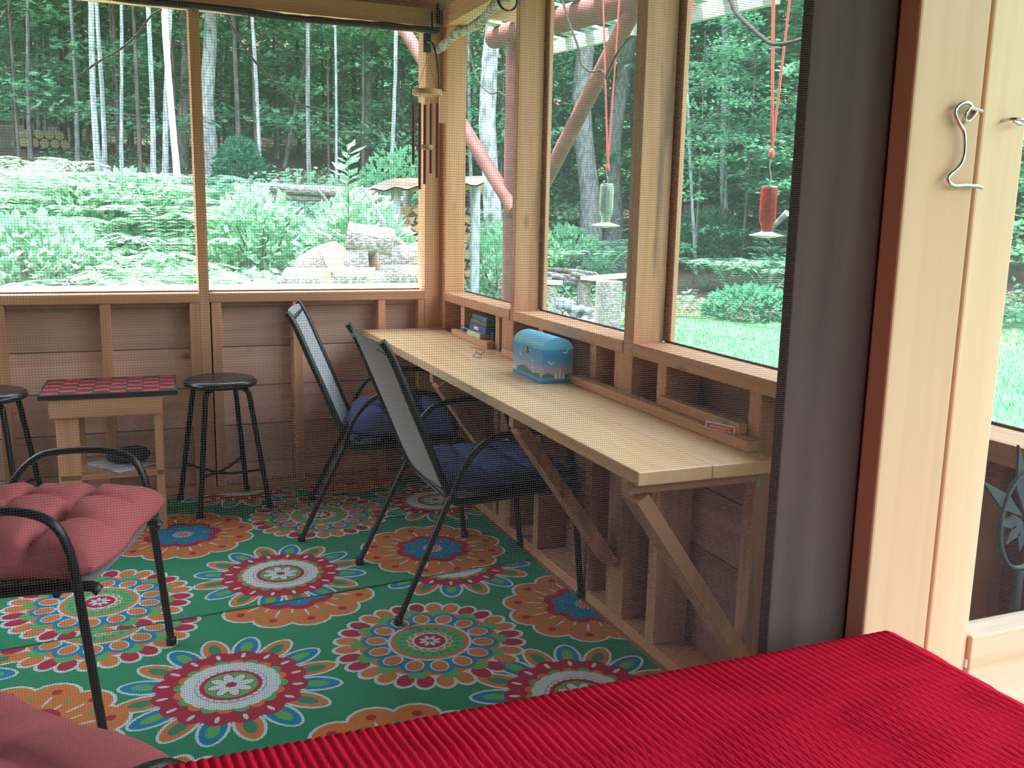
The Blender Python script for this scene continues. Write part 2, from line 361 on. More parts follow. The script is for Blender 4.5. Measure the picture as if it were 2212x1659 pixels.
ey = empty('screw_eye', PY(2172, 262, YP0)); tag(ey, 'small steel screw eye on the stile of the screen door', 'screw eye'); base = ey.location
MB().tube(curve([zp(2163, 262, YP0+.004), zp(2185, 257, YP0-.008), zp(2205, 258, YP0-.014), zp(2222, 262, YP0-.014), zp(2205, 268, YP0-.012), zp(2190, 262, YP0-.01)], 5), .0019, 8).build('eye', M_STEEL, ey)
# ================================================================== RUGS
rugc = {'g': (.028, .25, .12), 'w': (.62, .68, .66), 'r': (.46, .018, .05), 'o': (.66, .19, .045), 'b': (.008, .22, .40), 'l': (.12, .40, .11)}
RM = []
for k, c in rugc.items():
    m = plain('rug_'+k, c, .8, 0, .12, 400, .0, spec=.15)
    N, L = m.node_tree.nodes, m.node_tree.links
    tc = N.new('ShaderNodeTexCoord'); wv_ = N.new('ShaderNodeTexWave'); wv_.inputs['Scale'].default_value = 60; wv_.bands_direction = 'Y'
    L.new(tc.outputs['Object'], wv_.inputs['Vector']); bp = N.new('ShaderNodeBump'); bp.inputs['Strength'].default_value = .35; bp.inputs['Distance'].default_value = .002
    L.new(wv_.outputs['Fac'], bp.inputs['Height']); L.new(bp.outputs[0], N['Principled BSDF'].inputs['Normal'])
    RM.append(m)
KI = list(rugc)
def circle(cx, cy, r_, n=28): return [(cx+r_*math.cos(2*math.pi*i/n), cy+r_*math.sin(2*math.pi*i/n)) for i in range(n)]
def petal(cx, cy, a, r_, ln, wd, n=16, tip=0.0):
    out = []; ca, sa = math.cos(a), math.sin(a)
    for i in range(n):
        t = 2*math.pi*i/n; x = r_+ln*math.cos(t); y = wd*math.sin(t)*(1+tip*math.cos(t))
        out.append((cx+x*ca-y*sa, cy+x*sa+y*ca))
    return out
class Rug:
    def __init__(s, z, clip): s.z = z; s.l = 0; s.mb = MB(); s.clip = clip
    def layer(s): s.l += 1
    def poly(s, p, c):
        for (nx, ny, d) in s.clip:                       # keep nx*x+ny*y <= d
            q = []
            for i in range(len(p)):
                a, b_ = p[i], p[(i+1) % len(p)]; da = nx*a[0]+ny*a[1]-d; db = nx*b_[0]+ny*b_[1]-d
                if da <= 0: q.append(a)
                if (da < 0 < db) or (db < 0 < da):
                    t = da/(da-db); q.append((a[0]+(b_[0]-a[0])*t, a[1]+(b_[1]-a[1])*t))
            p = q
            if len(p) < 3: return
        z = s.z+s.l*.00022
        s.mb.add([(x, y, z) for x, y in p], [tuple(range(len(p)))], KI.index(c))
    def ring(s, cx, cy, Rr, n, rr, ln, wd, cols, a0=0, grow=0, tip=0):
        for i in range(n):
            s.l += .02; s.poly(petal(cx, cy, a0+2*math.pi*(i+.0)/n, rr*Rr, ln*Rr+grow, wd*Rr+grow, tip=tip), cols[i % len(cols)])
        s.l = math.ceil(s.l)
    def disc(s, cx, cy, r_, c): s.poly(circle(cx, cy, r_, 40), c); s.layer()
    def R_(s, cx, cy, Rr=.325, a=0.1):
        s.l = 1; n = 16
        s.ring(cx, cy, Rr, n, .80, .22, .115, 'w', a, .010, -.1); s.ring(cx, cy, Rr, n, .80, .22, .115, 'ob', a, 0, -.1)
        s.ring(cx, cy, Rr, n, .80, .12, .06, 'gl', a); s.ring(cx, cy, Rr, n, .58, .14, .145, 'r', a); s.disc(cx, cy, .60*Rr, 'r')
        s.ring(cx, cy, Rr, n, .62, .055, .022, 'w', a); s.ring(cx, cy, Rr, 20, .45, .075, .075, 'r', a, .003); s.ring(cx, cy, Rr, 20, .45, .075, .075, 'ol', a)
        s.disc(cx, cy, .43*Rr, 'w'); s.ring(cx, cy, Rr, 20, .43, .03, .07, 'w', a); s.ring(cx, cy, Rr, 26, .305, .022, .036, 'r', a, .002); s.ring(cx, cy, Rr, 26, .305, .022, .036, 'w', a)
        s.disc(cx, cy, .285*Rr, 'r'); s.disc(cx, cy, .245*Rr, 'l')
        s.ring(cx, cy, Rr, 8, .13, .085, .045, 'r', a, .003); s.ring(cx, cy, Rr, 8, .13, .085, .045, 'w', a); s.disc(cx, cy, .045*Rr, 'r')
    def M_(s, cx, cy, Rr=.325, a=0.1):
        s.l = 1
        s.ring(cx, cy, Rr, 28, .87, .12, .085, 'w', a, .010); s.disc(cx, cy, .80*Rr, 'w')
        s.ring(cx, cy, Rr, 28, .86, .12, .085, 'oorroorr', a); s.disc(cx, cy, .74*Rr, 'o'); s.ring(cx, cy, Rr, 14, .73, .09, .10, 'l', a+.11)
        s.ring(cx, cy, Rr, 14, .56, .16, .145, 'b', a); s.disc(cx, cy, .55*Rr, 'b'); s.ring(cx, cy, Rr, 14, .555, .105, .085, 'w', a, .004); s.ring(cx, cy, Rr, 14, .56, .10, .08, 'o', a)
        s.disc(cx, cy, .44*Rr, 'w'); s.disc(cx, cy, .41*Rr, 'o'); s.disc(cx, cy, .365*Rr, 'l'); s.ring(cx, cy, Rr, 20, .30, .03, .012, 'b', a)
        s.ring(cx, cy, Rr, 14, .20, .035, .035, 'w', a, .003); s.ring(cx, cy, Rr, 14, .20, .03, .03, 'o', a); s.disc(cx, cy, .19*Rr, 'w'); s.disc(cx, cy, .165*Rr, 'r')
        s.ring(cx, cy, Rr, 8, .075, .045, .022, 'w', a); s.disc(cx, cy, .02*Rr, 'l')
    def F_(s, cx, cy, Rr=.31, a=0.1):
        s.l = 1
        s.ring(cx, cy, Rr, 12, .76, .23, .235, 'w', a, .011); s.disc(cx, cy, .78*Rr, 'w'); s.ring(cx, cy, Rr, 12, .76, .23, .235, 'o', a); s.disc(cx, cy, .78*Rr, 'o')
        s.ring(cx, cy, Rr, 12, .83, .05, .05, 'r', a); s.ring(cx, cy, Rr, 12, .70, .035, .03, 'l', a+.26); s.ring(cx, cy, Rr, 12, .64, .10, .016, 'w', a); s.ring(cx, cy, Rr, 12, .57, .06, .014, 'w', a+.26)
        s.ring(cx, cy, Rr, 8, .40, .13, .16, 'r', a); s.disc(cx, cy, .46*Rr, 'r'); s.ring(cx, cy, Rr, 8, .31, .12, .13, 'b', a); s.disc(cx, cy, .34*Rr, 'b')
        s.ring(cx, cy, Rr, 8, .30, .03, .02, 'l', a); s.ring(cx, cy, Rr, 16, .08, .07, .018, 'w', a); s.ring(cx, cy, Rr, 12, .07, .05, .014, 'o', a)
def rug(name, z, clip, outline, meds, label):
    rg = Rug(z, clip); rg.poly(outline, 'g')
    for kind, x, y, *q in meds: getattr(rg, kind+'_')(x, y, **({'a': q[0]} if q else {}))
    ob = rg.mb.build(name, RM); zs = .0035
    b_ = MB().prism([(x, y, z-zs) for x, y in outline], (0, 0, zs-.0003))
    k = len(ob.data.vertices)
    me = ob.data; bm = bmesh.new(); bm.from_mesh(me)
    vs = [bm.verts.new(v) for v in b_.v]
    for f in b_.f: bm.faces.new([vs[i] for i in f])
    bm.to_mesh(me); bm.free()
    return tag(ob, label, 'rug')
SE = lambda x: 3.335+.10*x
rug('area_rug', .009, [(.10, -1, -3.335), (0, 1, YB-.02), (1, 0, 1.545)], [(-2.1, SE(-2.1)), (1.545, SE(1.545)), (1.545, YB-.02), (-2.1, YB-.02)],
    [('R', .514, 3.655), ('M', -.151, 3.59), ('F', 1.176, 3.735), ('M', .80, 4.345), ('F', .176, 4.262), ('R', 1.40, 4.40), ('R', .50, 4.93), ('R', -.43, 4.20), ('F', 1.05, 4.98), ('M', -.2, 4.86), ('F', -.80, 3.6), ('M', -1.05, 4.2), ('R', -1.4, 3.5), ('F', -1.6, 4.3)],
    'green flowered outdoor rug by the back wall, lapping over the nearer one')
rug('area_rug', .004, [(-.10, 1, 3.37), (1, 0, 1.545), (0, -1, -1.05)], [(-2.1, 1.05), (1.545, 1.05), (1.545, SE(1.545)+.03), (-2.1, SE(-2.1)+.03)],
    [('R', .237, 2.801), ('R', 1.225, 2.385), ('M', .90, 2.885), ('F', 1.545, 2.985), ('F', .53, 3.465), ('R', 1.19, 3.545), ('M', -.14, 3.375), ('F', .62, 2.215), ('F', -.36, 2.70), ('M', -.03, 2.15), ('R', .35, 1.55), ('M', 1.3, 1.75), ('M', -1.0, 2.6), ('R', -.7, 3.2), ('R', -.9, 1.8), ('F', -1.4, 3.2), ('F', -.4, 1.4)],
    'green flowered outdoor rug in the foreground, its far edge tucked under the other')
# ================================================================== DESK
dk = tag(empty('wall_desk', (1.35, 3.4, 0)), 'long narrow golden pine counter fixed along the right wall on diagonal braces', 'desk')
D = dk.location
def dpart(name, m, *b, bevel=.003): return wpart(name, m, dk, *b, bevel=bevel)
ZD = .833
dpart('front_board', W['desk'], (1.138, 1.352, 1.945, YB-.005, ZD-.036, ZD))
dpart('rear_board', W['desk'], (1.354, XW-.006, 1.945, YB-.005, ZD-.036, ZD-.0006))
dpart('backstop', W['y'], (1.515, XW-.006, 2.03, 3.83, ZD, ZD+.03))
dpart('ledge_strip', W['y'], (1.538, XW+.002, 2.10, 2.53, ZD+.0302, ZD+.062))
dpart('backstop', W['y'], (1.525, XW-.006, 4.03, 4.55, ZD, ZD+.032))
for y in (2.05, 2.83, 3.72, 4.55):
    dpart('support_arm', W['x'], (1.16, XW-.004, y-.02, y+.02, ZD-.085, ZD-.037))
    MB().bar((1.19-D.x, y-D.y, ZD-.09), (1.545-D.x, y-D.y, .24), .09, .04, (1, 0, .4)).build('brace', W['zs'], dk, .002)
MB().box(1.49-D.x, 1.496-D.x, 1.940-D.y, 1.945-D.y, .770, .790).build('corner_tag', plain('green_tag', (.1, .6, .4), .5), dk)
# trunk box ----------------------------------------------------------
bx = tag(empty('trunk_box', (1.402, 3.128, ZD)), 'small blue domed chest painted with gulls and sailboats, on the counter', 'box')
def sky_paint(name):
    m, n, p, N, L = mat(name); p.inputs['Roughness'].default_value = .35
    tc = N.new('ShaderNodeTexCoord'); sp = N.new('ShaderNodeSeparateXYZ'); L.new(tc.outputs['Object'], sp.inputs[0])
    mr = N.new('ShaderNodeMapRange'); mr.inputs[1].default_value = 0; mr.inputs[2].default_value = .17; L.new(sp.outputs['Z'], mr.inputs[0])
    cr = N.new('ShaderNodeValToRGB'); L.new(mr.outputs[0], cr.inputs[0]); e = cr.color_ramp.elements
    e[0].position = 0; e[0].color = (.02, .22, .50, 1); e[1].position = 1; e[1].color = (.03, .36, .62, 1)
    for pos, c in ((.11, (.10, .35, .55, 1)), (.13, (.45, .40, .50, 1)), (.30, (.42, .33, .48, 1)), (.42, (.12, .32, .56, 1)), (.6, (.03, .27, .56, 1))):
        q = e.new(pos); q.color = c
    L.new(cr.outputs[0], p.inputs['Base Color']); return m
M_SKYP = sky_paint('painted_seaside'); M_WH = plain('white_paint', (.82, .84, .85), .5); M_GRN = plain('green_paint', (.03, .20, .15), .5); M_BRASS = plain('brass', (.50, .28, .08), .4, .8)
LY, WX, HB_, HD = .285, .125, .125, .044
def arc(n=12): return [(WX/2-WX/2*math.cos(math.pi*i/n), HB_+HD*math.sin(math.pi*i/n)) for i in range(n+1)]
MB().box(0, WX, 0, LY, .0005, HB_).build('body', M_SKYP, bx, .001)
MB().prism([(x, 0, z+.0005) for x, z in arc()][::-1], (0, LY, 0)).build('lid', [plain('sky_blue_lid', (.12, .48, .66), .35, 0, .15, 30)], bx)
MB().ell((-.003, .143, .108), (.006, .012, .012)).build('clasp', M_BRASS, bx)
pm = MB(); gm = MB()
# end face (y=0), facing the camera
def gull(cx, cz, s_, plane, rot=0):
    pts = [(-1, .35), (-.45, .1), (0, -.25), (.45, .15), (1, .45), (.5, -.05), (.1, -.45), (-.3, -.3), (-.6, -.05)]
    ca, sa = math.cos(rot), math.sin(rot); P = [(cx+s_*(x*ca-y*sa), cz+s_*(x*sa+y*ca)) for x, y in pts]
    MB().prism([(a, -.0008, b_) for a, b_ in P] if plane == 'y' else [(-.0008, a, b_) for a, b_ in P], (0, .0006, 0) if plane == 'y' else (.0006, 0, 0)).build('painted_gull', M_WH, bx)
gull(.036, .078, .017, 'y', -.2); gull(.095, .118, .017, 'y', .5); gull(.205, .088, .02, 'x', 1.0); gull(.12, .112, .015, 'x', .3)
def sail(cx, z0, h_, plane):
    pm = MB()
    for dx, hh in ((-.012, .75), (.004, 1), (.018, .6)):
        P = [(cx+dx-.005, z0), (cx+dx+.006, z0), (cx+dx+.001, z0+h_*hh)]
        pm.prism([(a, -.0012, b_) for a, b_ in P] if plane == 'y' else [(-.0012, a, b_) for a, b_ in P], (0, .001, 0) if plane == 'y' else (.001, 0, 0))
    pm.build('painted_sailboat', M_WH, bx)
sail(.068, .016, .048, 'y'); sail(.262, .016, .044, 'x')
P = [(0, .020), (.0, .030), (.02, .040), (.04, .036), (.05, .022)]; gm.prism([(a, -.0006, b_) for a, b_ in P], (0, .0005, 0))
P = [(.08, .022), (.1, .034), (WX, .038), (WX, .020)]; gm.prism([(a, -.0006, b_) for a, b_ in P], (0, .0005, 0))
P = [(.0, .018), (.03, .036), (.09, .03), (.17, .046), (.23, .034), (.24, .02)]; gm.prism([(-.0006, a, b_) for a, b_ in P], (.0005, 0, 0))
for i in range(4):   # striped lighthouse
    z = .028+i*.014; pm.prism([(-.0012, .078+i*.001, z), (-.0012, .096-i*.001, z+.006), (-.0012, .096-i*.001, z+.011), (-.0012, .078+i*.001, z+.005)], (.001, 0, 0))
pm.build('painted_lighthouse', M_WH, bx); gm.build('painted_hills', M_GRN, bx)
# games stack in the first bay -----------------------------------------
def boxy(name, m, x0, x1, y0, y1, z0, z1, label, cat, group=None, bevel=.003, rz=0, extra=None):
    cx, cy = (x0+x1)/2, (y0+y1)/2
    e = MB().box(x0-cx, x1-cx, y0-cy, y1-cy, 0, z1-z0)
    ms = [m]
    if extra: extra(e, cx, cy, z0); ms.append(M_WH)
    ob = e.build(name, ms, None, bevel, (cx, cy, z0), rz); tag(ob, label, cat, group); return ob
# shelf strip carrying them
zb = ZD+.0325
dpart('bay_shelf', W['y'], (XW-.0055, XW+.12, 4.035, 4.46, ZD+.003, ZD+.032))
dpart('bay_shelf', W['y'], (XW-.0055, XW+.12, 2.10, 2.53, ZD-.02, ZD+.03))
boxy('game_box', plain('yellow_card', (.62, .60, .30), .6, 0, .15, 60), 1.525, 1.63, 4.13, 4.31, zb, zb+.024, 'flat yellow game box at the bottom of the stack in the wall bay', 'game box', 'game boxes stacked in the wall bay')
def wh(e, cx, cy, z0): e.box(1.539-cx, 1.5415-cx, 4.19-cy, 4.25-cy, .010, .025, 1)
boxy('game_box', plain('blue_card', (.03, .09, .28), .5, 0, .2, 60), 1.54, 1.66, 4.09, 4.32, zb+.0245, zb+.058, 'royal blue game box with white lettering in the wall bay stack', 'game box', 'game boxes stacked in the wall bay', extra=wh)
boxy('game_box', plain('brown_card', (.16, .12, .07), .6, 0, .3, 60), 1.545, 1.66, 4.10, 4.315, zb+.0585, zb+.078, 'thin olive brown game box above the royal blue one in the wall bay', 'game box', 'game boxes stacked in the wall bay')
boxy('game_box', plain('teal_card', (.04, .16, .20), .4, 0, .3, 40), 1.55, 1.66, 4.105, 4.31, zb+.0785, zb+.100, 'dark teal game box on top of the stack in the wall bay', 'game box', 'game boxes stacked in the wall bay')
boxy('small_case', plain('black_case', (.015, .016, .02), .5), 1.56, 1.66, 4.045, 4.085, zb, zb+.04, 'small black case at the near end of the game boxes', 'case')
fl = tag(empty('flashlight', (1.56, 4.40, zb)), 'small black flashlight with a purple head lying beside the stacked game boxes', 'flashlight')
MB().lathe((0, -.06, .012), [(0, 0), (.010, 0), (.010, .09), (.008, .095)], 14, 0, 'y').build('barrel', bpy.data.materials['black_case'], fl)
MB().lathe((0, .032, .013), [(.009, 0), (.013, .012), (.013, .04), (0, .041)], 14, 0, 'y').build('head', plain('purple_plastic', (.16, .06, .38), .4), fl)
# card pack
cp = tag(empty('card_pack', (1.56, 2.175, ZD+.0305), R(20)), 'red and white playing card box lying in the near wall bay', 'card box')
MB().box(-.045, .04, -.05, .05, 0, .020).build('carton', plain('white_card', (.72, .74, .80), .5, 0, .05, 60), cp, .001)
MB().box(-.0458, -.045, -.045, .045, .003, .017).build('label_panel', plain('red_card', (.65, .05, .05), .5), cp)['label'] = 'red side panel with pale writing'
MB().box(-.03, .035, -.045, -.0, .0201, .0206).build('label_panel', plain('navy_card', (.05, .09, .22), .5), cp)['label'] = 'navy top panel'
lm = MB()
for i in range(7): lm.box(-.0464, -.0458, -.033+i*.0095, -.0262+i*.0095, .0075, .0125)
lm.build('side_lettering', plain('pale_orange', (.9, .45, .3), .5), cp)
# wire on the desk
wi = [PZ(u, v, ZD+.003) for u, v in ((1048, 728), (1036, 742), (1018, 751), (1030, 752), (1045, 757), (1044, 763), (1036, 765), (1028, 758), (1034, 748), (1042, 735))]+[PZ(1030, 762, ZD+.003), PZ(1022, 770, ZD+.003), PZ(1040, 773, ZD+.003), PZ(1038, 766, ZD+.004)]
wi = [p for p in wi if p.x < 1.51]
c0 = sum(wi, Vector())/len(wi); c0.z = ZD
tag(MB().tube(curve([p-c0 for p in wi], 6), .0014, 6).build('wire_tangle', plain('dark_wire', (.05, .04, .03), .5, .5), None, 0, c0), 'thin dark bent wire lying on the counter near the corner', 'wire')

# ================================================================== CHAIRS
def make_chair(scale_y=1.0, sling=True, rad=.0125):
    t = empty('patio_chair'); hw = .305
    rail = [(-.045, 1.005), (-.01, .945), (.05, .80), (.108, .66), (.165, .52), (.197, .445), (.22, .415), (.30, .412), (.50, .425), (.68, .44), (.715, .425)]
    for s_ in (-1, 1):
        y = s_*(hw-.04)
        MB().tube(curve([(x, y, z) for x, z in rail], 5), rad*1.5, 12, flat=.75).build('side_rail', M_BLACK, t)
        MB().tube([(.20, y+s_*.012, .44), (.0, s_*hw, .008)], rad*.9, 10).build('rear_leg', M_BLACK, t)
        a = MB().tube(curve([(.19, s_*hw, .43), (.235, s_*(hw+.005), .55), (.31, s_*(hw+.01), .635), (.40, s_*(hw+.012), .662), (.54, s_*(hw+.012), .664), (.625, s_*(hw+.01), .632), (.662, s_*(hw+.005), .55), (.675, s_*hw, .44)], 6), rad*1.25, 10, flat=.75).build('armrest', M_BLACK, t)
        MB().tube([(.675, s_*hw, .445), (.72, s_*hw, .008)], rad, 10).build('front_leg', M_BLACK, t)
        for x in (.0, .72): MB().lathe((x, s_*hw, 0), [(0, 0), (rad*1.35, 0), (rad*1.35, .022), (rad*.9, .026)], 12).build('foot_cap', M_BLACK, t)
    for cx_, cz_, cr_ in ((-.03, .965, .6), (.20, .43, .8), (.60, .415, .8)):
        MB().tube([(cx_, -hw+.04, cz_), (cx_, hw-.04, cz_)], rad*cr_, 8).build('crossbar', M_BLACK, t)
    # slings: sheets that sag between the rails
    def sheet(prof, sag, name):
        pts = curve([(x, 0, z) for x, z in prof], 5); n = 9; vs = []
        for th in (0, .004):
            for p in pts:
                for k in range(n):
                    u = -1+2*k/(n-1); d = sag*(1-u*u); vs.append((p.x+(-d if name == 'back_sling' else 0), u*(hw-.045), p.z-(d if name == 'seat_sling' else -d*.2)-th))
        m_ = len(pts); fs = []
        for L_ in (0, 1):
            o_ = L_*m_*n
            for i in range(m_-1):
                for k in range(n-1):
                    q = (o_+i*n+k, o_+i*n+k+1, o_+(i+1)*n+k+1, o_+(i+1)*n+k); fs.append(q if L_ == 0 else q[::-1])
        return MB().add(vs, fs, 0, True).build(name, M_SLING, t)
    sheet([(-.038, .995), (-.005, .93), (.05, .80), (.108, .66), (.165, .52), (.192, .46)], .022, 'back_sling')
    sheet([(.20, .425), (.30, .418), (.50, .428), (.68, .442)], .014, 'seat_sling')
    return t
def cushion(name, m, L_, Wd, T, tufts, amp=.02, seed=0, dome=0):
    """box-edge cushion with rounded sides, buttoned down into rolls"""
    rs = random.Random(seed); n, k = 40, 36; vs = []; fs = []
    for side in (1, -1):
        for i in range(n+1):
            for j in range(k+1):
                u, v = -1+2*i/n, -1+2*j/k
                e = (1-abs(u)**5)*(1-abs(v)**5); e = max(0, e)**.42
                # pinch sides inward so the rim is rounded
                x, y = u*L_/2, v*Wd/2
                h_ = T/2*e
                if side > 0:
                    puff = 0
                    for (tx, ty) in tufts:
                        d = math.hypot((u-tx)*L_/2/.055, (v-ty)*Wd/2/.055); puff -= amp*1.1*math.exp(-d*d)
                        gx = abs(u-tx)*L_/2
                        puff -= amp*.85*math.exp(-(gx/.018)**2)*(1-.6*abs(v)**3)
                        puff -= amp*.35*math.exp(-(abs(v-ty)*Wd/2/.018)**2)
                    h_ += puff*e+.004*math.sin(9*u+3*v+seed)*e+dome*(1-u*u)*(1-v*v)
                z = side*h_ if side > 0 else -h_*.8
                sx = 1+.03*math.sin(5*v+seed); vs.append((x*sx, y*(1+.02*math.sin(6*u+seed)), z))
        o_ = (0 if side > 0 else (n+1)*(k+1))
        for i in range(n):
            for j in range(k):
                a = o_+i*(k+1)+j; q = (a, a+k+1, a+k+2, a+1); fs.append(q if side > 0 else q[::-1])
    # welt joins the two skins
    b = MB().add(vs, fs, 0, True)
    N1 = (n+1)*(k+1)
    rim = [(i, 0) for i in range(n+1)]+[(n, j) for j in range(1, k+1)]+[(i, k) for i in range(n-1, -1, -1)]+[(0, j) for j in range(k-1, 0, -1)]
    for a, c in zip(rim, rim[1:]+rim[:1]):
        ia, ic = a[0]*(k+1)+a[1], c[0]*(k+1)+c[1]; b.f.append((ia, ic, N1+ic, N1+ia)); b.m.append(0); b.sm.append(True)
    ob = b.build(name, m); return ob
A_SLING = 'black metal patio chair with grey sling back, '
ch = make_chair(); protos = ch
def put(o_, x, y, a): o_.location = (x, y, .0); o_.rotation_euler.z = a
def at_chair(o_, x, y, z): # place something in a chair's own frame
    a = o_.rotation_euler.z; return Vector((o_.location.x+x*math.cos(a)-y*math.sin(a), o_.location.y+x*math.sin(a)+y*math.cos(a), z+o_.location.z))
RZ = .0105
tag(ch, 'black patio chair with grey sling back, the nearer of two at the counter', 'chair', 'patio chairs with arms')
c1 = copy_tree(ch); c2 = copy_tree(ch); c3 = copy_tree(ch)
put(ch, .835, 3.355, R(0)); ch.location.z = RZ
put(c1, .735, 4.31, R(-14.5)); c1.location.z = RZ; c1['label'] = 'black patio chair with grey sling back, in the far corner by the counter'
put(c2, -.70, 3.10, R(-18.7)); c2.location.z = RZ-.005; c2['label'] = 'black armchair with a buttoned pink cushion, in front of the checkerboard table'
put(c3, -.642, 1.165, R(42)); c3.location.z = RZ-.005; c3['label'] = 'black armchair with a pink cushion cut off by the lower left corner'
def seat(o_, m, L_, Wd, T, label, tufts, amp, seed, dx=.45, group=None, dome=0, z=.437):
    c = cushion('seat_cushion', m, L_, Wd, T, tufts, amp, seed, dome); c.location = at_chair(o_, dx, 0, z+T/2*.8); c.rotation_euler.z = o_.rotation_euler.z
    tag(c, label, 'cushion', group); return c
TF = [(-.33, -.36), (-.33, .36), (.33, -.36), (.33, .36)]
seat(ch, M_BLUEC, .50, .50, .085, 'slate blue seat cushion on the nearer chair at the counter', TF, .012, 1)
seat(c1, M_BLUEC, .50, .52, .13, 'thick slate blue cushion on the sling chair in the far corner', TF, .02, 2, dome=.035)
seat(c2, M_PINK, .56, .585, .17, 'plump buttoned pink cushion on the chair in front of the checkerboard table', TF, .035, 3, dx=.44, dome=.01)
seat(c3, M_PINK, .58, .58, .20, 'pink cushion on the armchair in the lower left corner', [(-.33, -.1), (.33, .3)], .02, 4, dx=.44, dome=.02)
# ================================================================== STOOLS
st = tag(empty('bar_stool', (.395, 4.675, RZ+.0), R(4)), 'round black metal stool between the checkerboard table and the corner chair', 'stool', 'round black stools by the back wall')
MB().lathe((0, 0, 0), [(0, .632), (.12, .634), (.155, .630), (.170, .618), (.172, .606), (.162, .596), (.13, .592), (0, .592)], 36).build('seat', M_STOOLSEAT, st)
for k in range(4):
    a = R(45+90*k+8); c_, s_ = math.cos(a), math.sin(a)
    MB().tube(curve([(.06*c_, .06*s_, .588), (.115*c_, .115*s_, .586), (.142*c_, .142*s_, .570), (.152*c_, .152*s_, .53)], 5)+[Vector((.235*c_, .235*s_, .02))], .0125, 10).build('leg', M_BLACK, st)
    MB().lathe((.238*c_, .238*s_, 0), [(0, 0), (.016, 0), (.016, .024), (.013, .028)], 12).build('foot_cap', M_BLACK, st)
for k in range(2):
    a = R(45+90*k+8); c_, s_ = math.cos(a), math.sin(a); rr = .205
    MB().tube(curve([(-rr*c_, -rr*s_, .19), (-.1*c_, -.1*s_, .178-.01*k), (0, 0, .172-.018*k), (.1*c_, .1*s_, .178-.01*k), (rr*c_, rr*s_, .19)], 4), .007, 8).build('crossbar', M_BLACK, st)
s2 = copy_tree(st); s2.location = (-.600, 4.60, RZ); s2.rotation_euler.z = R(-20); s2['label'] = 'round black metal stool cut off by the left edge of the photo'
# ================================================================== CHECKER TABLE
ZT = .655
nl, nr_ = PZ(80, 856, ZT), PZ(384, 843, ZT)
ct = tag(empty('game_table', ((nl.x+nr_.x)/2, nl.y, .0105), math.atan2(nr_.y-nl.y, nr_.x-nl.x)), 'small pine side table with a red and black checkerboard top', 'table')
BW = (nr_-nl).length; BD = .40
bd = MB().box(-BW/2, BW/2, 0, BD, ZT-.0105-.022, ZT-.0105)
bd.build('checkerboard', plain('black_board', (.02, .018, .02), .4, 0, .2, 40, spec=.4), ct, .001)
sq = MB()
for i in range(8):
    for j in range(8):
        if (i+j) % 2 == 0:
            x0 = -BW/2+.008+i*(BW-.016)/8; y0 = .008+j*(BD-.016)/8; sq.box(x0+.002, x0+(BW-.016)/8-.002, y0+.002, y0+(BD-.016)/8-.002, ZT-.0105, ZT-.0099)
sq.build('red_squares', plain('red_board_paint', (.55, .025, .03), .42, 0, .15, 40, spec=.4), ct)
x0, x1 = -.22, .21
for (a, c, d, e) in ((x0, x0+.09, .03, .07), (x1-.035, x1, .03, .12), (x0, x0+.09, .33, .37), (x1-.035, x1, .28, .37)):
    MB().box(a, c, d, e, 0, ZT-.033).build('leg', W['z'], ct, .002)
MB().box(x0-.02, x1+.002, .008, .029, ZT-.115, ZT-.034).build('apron', W['x'], ct, .002)
MB().box(x0, x1, .371, .39, ZT-.115, ZT-.034).build('apron', W['x'], ct, .002)
MB().box(x0+.005, x1-.001, .03, .37, .255, .28).build('shelf', W['x'], ct, .002)
def tl(x, y, z):
    a = ct.rotation_euler.z; return Vector((ct.location.x+x*math.cos(a)-y*math.sin(a), ct.location.y+x*math.sin(a)+y*math.cos(a), z+.0105))
mg = MB().box(-.10, .10, -.12, .12, 0, .008).build('magazine', plain('magazine_paper', (.55, .57, .62), .5, 0, .4, 25), None, .001, tl(.03, .17, .2805), R(35)); tag(mg, 'grey and white magazine under the dark bag on the table shelf', 'magazine')
bg = MB(); bg.ell((0, 0, .03), (.10, .085, .035), 16, 0, .07); tag(bg.build('pouch', plain('black_cloth', (.018, .018, .022), .8, 0, .4, 50, .3), None, 0, tl(.06, .19, .2892), .2), 'crumpled black bag on the shelf of the checkerboard table', 'bag')
# ================================================================== NEAR TABLE WITH RED CLOTH
ZC = .985
tb = tag(empty('tall_table', (.1, .45, 0)), 'tall table under the ribbed red cloth in the foreground', 'table')
MB().box(-.85, .70, -.35, .33, ZC-.04, ZC-.012).build('tabletop', W['x'], tb)
for x in (-.8, .62):
    for y in (-.3, .25): MB().box(x, x+.05, y, y+.05, 0, ZC-.04).build('leg', W['z'], tb)
mred, n_, p_, N, L = mat('ribbed_red_cloth'); p_.inputs['Roughness'].default_value = .95; p_.inputs['Specular IOR Level'].default_value = .08
tc = N.new('ShaderNodeTexCoord'); t1 = N.new('ShaderNodeTexNoise'); t1.inputs['Scale'].default_value = 700; L.new(tc.outputs['Object'], t1.inputs[0])
mx = N.new('ShaderNodeMix'); mx.data_type = 'RGBA'; mx.inputs['A'].default_value = (.54, .006, .028, 1); mx.inputs['B'].default_value = (.76, .014, .05, 1)
L.new(t1.outputs['Fac'], mx.inputs['Factor']); L.new(mx.outputs['Result'], p_.inputs['Base Color'])
bp = N.new('ShaderNodeBump'); bp.inputs['Strength'].default_value = .4; bp.inputs['Distance'].default_value = .0015; L.new(t1.outputs['Fac'], bp.inputs['Height']); L.new(bp.outputs[0], p_.inputs['Normal'])
